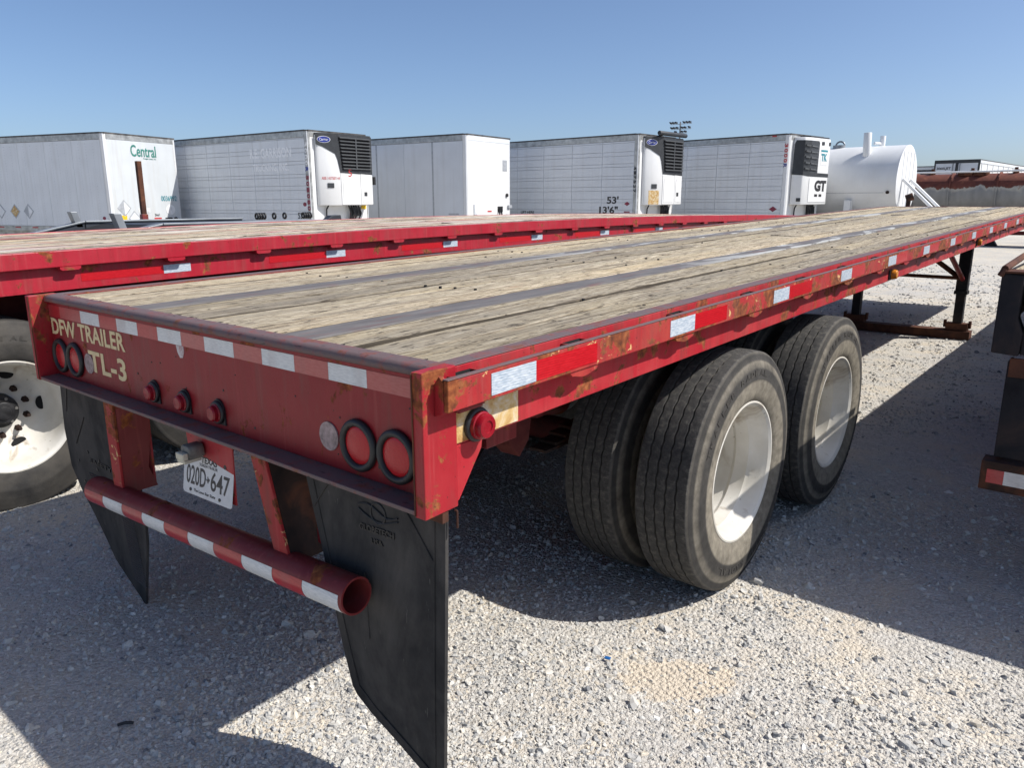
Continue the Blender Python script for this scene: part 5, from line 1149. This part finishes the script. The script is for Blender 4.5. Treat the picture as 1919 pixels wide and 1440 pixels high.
# ------------------------------------------------------------------ white tank, rusty tank, far vans, mast
def build_tank():
    T = thing('tank_trailer', 'big smooth white cylindrical tank with a vent stack, right of the reefer row', 'tank', (-4.15, 27.5, 0), math.radians(-2))
    P = lambda n, mb, m, b=0.0, s=0, parent=T: part(n, mb, m, parent, b, s)
    Rr = 1.16; zc = 2.30; L = 7.5
    P('tank_shell', MB().cyl((-L, 0, zc), (0, 0, zc), Rr, n=96, caps=False), 'tank_white', 0, 60)
    P('end_cap', MB().lathe([(-0.005, Rr + 0.004), (0.02, Rr + 0.004), (0.03, Rr - 0.02), (0.035, 0.0003)], (0, 0, zc), 'X', 64), 'tank_white', 0, 40)
    P('end_cap', MB().lathe([(-L, Rr), (-L - 0.15, 0.0003)], (0, 0, zc), 'X', 48), 'tank_white', 0, 40)
    for y in (-0.6, -0.2, 0.2, 0.6): P('end_rib', MB().box(0.032, 0.045, y - 0.025, y + 0.025, zc - 0.95, zc + 0.95), 'tank_white', 0.004)
    P('side_bead', MB().tube([(-L, -Rr * 0.94, zc - 0.38), (-0.35, -Rr * 0.94, zc - 0.38)], 0.012, 6), 'seam')
    P('side_port', MB().cyl((-0.22, -Rr * 0.93, zc - 0.37), (-0.22, -Rr - 0.0, zc - 0.37), 0.05, n=14), 'dark_rust')
    P('vent_stack', MB().cyl((-1.10, -0.75, zc + 0.78), (-1.14, -0.72, zc + 1.56), 0.125, n=20), 'tank_white', 0.01, 40)
    P('vent_pipe', MB().cyl((-0.95, 0.3, zc + Rr - 0.05), (-0.95, 0.3, zc + Rr + 0.35), 0.09, n=16).cyl((-1.12, 0.0, zc + Rr + 0.10), (-0.95, 0.3, zc + Rr + 0.10), 0.05, n=10), 'tank_white', 0.006, 40)
    P('hatch', MB().torus((-2.25, 0, zc + Rr + 0.06), 'Y', 0.15, 0.03, 24, 8).cyl((-2.25, -0.1, zc + Rr - 0.05), (-2.25, -0.1, zc + Rr + 0.08), 0.2, n=20), 'steel_grey', 0, 40)
    P('shell_bracket', MB().box(-1.55, -1.35, -Rr - 0.03, -Rr * 0.75, zc - 1.2, zc - 0.62), 'tank_white', 0.01)
    for y in (-0.55, 0.35): P('end_brace', MB().tube([(0.05, y, zc + 0.05), (1.05, y + 0.1, zc - 0.92)], 0.05, 8), 'tank_white', 0, 40)
    P('skid', MB().prism([(0.07, -0.98), (1.55, -0.98), (1.85, -1.2), (0.07, -1.2)], (0, 0.7, zc), X_, Z_, 1.4), 'tank_white', 0.01)
    P('skid_pipe', MB().cyl((0.1, -0.75, zc - 1.02), (1.9, -0.75, zc - 1.14), 0.10, n=16), 'tank_white', 0.01, 40)
    P('valve', MB().cyl((0.35, -0.75, zc - 0.85), (0.35, -0.75, zc - 0.6), 0.07, n=12).cyl((0.27, -0.78, zc - 0.58), (0.47, -0.72, zc - 0.5), 0.12, n=16), 'dark_rust', 0.006, 40)
    P('frame', MB().box(-L, 1.6, -0.6, 0.6, 0.5, zc - 1.21), 'tank_white')
    for x in (-L + 0.8, -0.6): P('frame_leg', MB().box(x - 0.1, x + 0.1, -0.7, 0.7, 0.0, 0.499), 'tank_white')
build_tank()
def build_rusty():
    T = thing('tank_trailer', 'grey tanker with rust red top and walkway pipe, behind the white tank on the right', 'tank', (-5.0, 33.0, 1.93), 0.0)
    P = lambda n, mb, m, b=0.0, s=0, parent=T: part(n, mb, m, parent, b, s)
    Rr = 0.72; L = 10.0
    P('tank_shell', MB().cyl((0, 0, 0), (L, 0, 0), Rr, n=72), 'rust_tank', 0, 50)
    for x in (0.02, 1.28, 2.83, 4.4, 6.0, 7.6, 9.2): P('stiffener_ring', MB().cyl((x - 0.025, 0, 0), (x + 0.025, 0, 0), Rr + 0.05, n=48), 'rust_tank', 0.004, 40)
    P('walkway_pipe', MB().cyl((-0.1, -0.45, 0.775), (L, -0.45, 0.80), 0.035, n=10), 'tank_white', 0, 40)
    for x in (0.55, 1.9, 3.3, 5.2): P('dome_valve', MB().cyl((x, -0.1, Rr - 0.06), (x, -0.1, Rr + 0.12), 0.10, n=14).cyl((x, -0.1, Rr + 0.12), (x, -0.1, Rr + 0.20), 0.06, n=12), 'rust_steel', 0.01, 40)
    for x in (1.7, 2.2): P('hatch', MB().cyl((x, -0.15, Rr - 0.08), (x, -0.15, Rr + 0.05), 0.28, n=20), 'rust_steel', 0.01, 40)
    P('frame', MB().box(0.1, L, -0.5, 0.5, -1.05, -0.72), 'red_dark')
    P('belly_rail', MB().box(0.3, L, -0.85, -0.70, -1.50, -1.36), 'frame_under')
    for x in (2.9, 4.4): P('landing_leg', MB().box(x - 0.07, x + 0.07, -0.78, -0.64, -1.80, -1.06), 'black_steel'); P('leg_foot', MB().prism([(-0.22, 0), (0.22, 0), (0.08, 0.22), (-0.08, 0.22)], (x, -0.55, -1.925), X_, Z_, 0.3), 'black_steel')
    for x in (6.5, 7.8):
        for y in (-0.8, 0.8): obj('tyre', T2_FAR, None, T, (x, y, -1.43), (0, 0, PI / 2))
build_rusty()
def far_van():
    T = thing('box_trailer', 'distant white van trailer with black framed doors, above the rusty tanker', 'trailer', (-6.25, 42.0, 0), math.radians(-3))
    P = lambda n, mb, m, b=0.0, s=0, parent=T: part(n, mb, m, parent, b, s)
    W, z0, z1, L = 1.97, 1.0, 3.55, 13.0
    P('body', MB().box(0.02, W - 0.02, 0.05, L, z0, z1 - 0.03), 'van_clean')
    P('roof', MB().box(0.0, W, 0.0, L, z1 - 0.029, z1 + 0.02), 'alu_dark')
    for a, b in ((0.0, 0.06), (0.93, 0.99), (1.01, 1.05), (W - 0.08, W)): P('door_post', MB().box(a, b, -0.02, 0.049, z0, z1 - 0.03), 'reefer_black')
    for a, b in ((0.062, 0.928), (1.052, W - 0.082)): P('rear_door', MB().box(a, b, 0.0, 0.048, z0, z1 - 0.14), 'van_grey', 0.004)
    P('door_header', MB().box(0.062, W - 0.082, -0.015, 0.048, z1 - 0.139, z1 - 0.03), 'reefer_black')
    for x in (0.82, 1.12): P('lock_rod', MB().cyl((x, -0.03, z0), (x, -0.03, z1 - 0.15), 0.02, n=8), 'steel_grey')
    text('3060LJET', (0.12, -0.001, z1 - 0.46), X_, Z_, 0.62, 0.15, 'ink_black', T, 0.004, 0.03)
    for k in range(10): P('side_rib', MB().box(W - 0.019, W + 0.006, 0.4 + 1.22 * k, 0.46 + 1.22 * k, z0, z1 - 0.16), 'van_grey')
    P('top_rail', MB().box(W - 0.019, W + 0.010, 0.05, L, z1 - 0.159, z1 - 0.03), 'van_grey')
    for y in (2, 3.3):
        for x in (0.2, W - 0.2): obj('tyre', T2_FAR, None, T, (x, y, 0.5), None)
    P('landing_gear', MB().box(0.4, W - 0.4, L - 2.6, L - 2.4, 0.0, z0 - 0.002), 'dark_trailer')
    T = thing('box_trailer', 'far dark box trailer with pale roof edge, just right of the white tank', 'trailer', (-9.2, 42.8, 0), 0.0)
    part('body', MB().box(0, 2.9, 0, 9, 1.0, 3.16), 'charcoal', T); part('roof', MB().box(-0.02, 2.92, -0.02, 9, 3.162, 3.30), 'van_clean', T)
    part('roof_edge', MB().box(-0.03, 2.93, -0.03, 9, 3.302, 3.34), 'alu_dark', T)
    for x in (0.3, 2.6): obj('tyre', T2_FAR, None, T, (x, 2.0, 0.5), None)
    part('landing_gear', MB().box(0.5, 2.4, 6.5, 6.7, 0, 0.998), 'dark_trailer', T)
far_van()
def build_mast():
    T = thing('light_mast', 'tall floodlight mast with three tiers of lamps beyond the trailers', 'light mast', (-34.72, 70, 0))
    part('mast', MB().cyl((0, 0, 0), (0, 0, 9.2), 0.14, 0.07, n=10), 'steel_grey', T)
    for z, xs in ((9.1, (-1.0, -0.72, -0.42, 0.42, 0.75, 1.05)), (8.62, (-0.9, -0.62, -0.3, 0.25, 0.55, 1.0)), (8.24, (-0.45, 0.25, 0.6))):
        part('cross_arm', MB().box(min(xs) - 0.12, max(xs) + 0.12, 0.08, 0.14, z - 0.11, z - 0.07), 'steel_grey', T)
        for x in xs:
            t = random.uniform(-0.1, 0.1); part('floodlight', MB().prism([(-0.13, 0.02 + t), (-0.05, 0.12), (0.09, 0.08), (0.12, -0.04), (0.0, -0.08)], (x, 0.06, z + 0.02), X_, Z_, 0.28), 'hub', T)
build_mast()

# ------------------------------------------------------------------ litter and a few bigger stones
tag(obj('plastic_scrap', MB().prism([(-.012, -.006), (.011, -.008), (.013, .006), (-.009, .008)], (1.081, 0.936, 0.012), Vector((1, .2, .1)).normalized(), Vector((-.2, 1, .15)).normalized(), 0.004).mesh('plastic_scrap', 0.001), 'blue'), 'tiny blue plastic scrap lying on the sunlit gravel', 'litter')
tag(obj('rubber_strip', MB().tube([(0.045, -0.390, 0.012), (0.058, -0.372, 0.016), (0.074, -0.352, 0.012)], 0.005, 6).mesh('rubber_strip'), 'rubber_seal'), 'short black rubber strip lying on the shaded gravel at lower left', 'litter')
def rock(x, y, r, label, seed):
    rg = np.random.default_rng(seed); bm = bmesh.new(); bmesh.ops.create_icosphere(bm, subdivisions=2, radius=1)
    ds = rg.normal(size=(9, 3)); ds /= np.linalg.norm(ds, axis=1)[:, None]; hs = rg.uniform(0.55, 0.9, 9)
    for v in bm.verts:
        p = np.array(v.co)
        for d, h in zip(ds, hs):
            e = p @ d - h
            if e > 0: p = p - d * e
        v.co = Vector((p[0] * r * 1.25, p[1] * r * 0.9, p[2] * r * 0.75))
    me = bpy.data.meshes.new('rock'); bm.to_mesh(me); bm.free()
    o = obj('rock', me, ROCK, None, (x, y, r * 0.35), (0, 0, rg.uniform(0, 6))); tag(o, label, 'stone', 'larger stones lying in the gravel')
ROCK = G('grey_rock', 0.9); ROCK.color(ROCK.ramp(ROCK.noise(30, None, 6), [(0.3, (0.20, 0.19, 0.175)), (0.7, (0.36, 0.335, 0.295))])); ROCK = ROCK.m
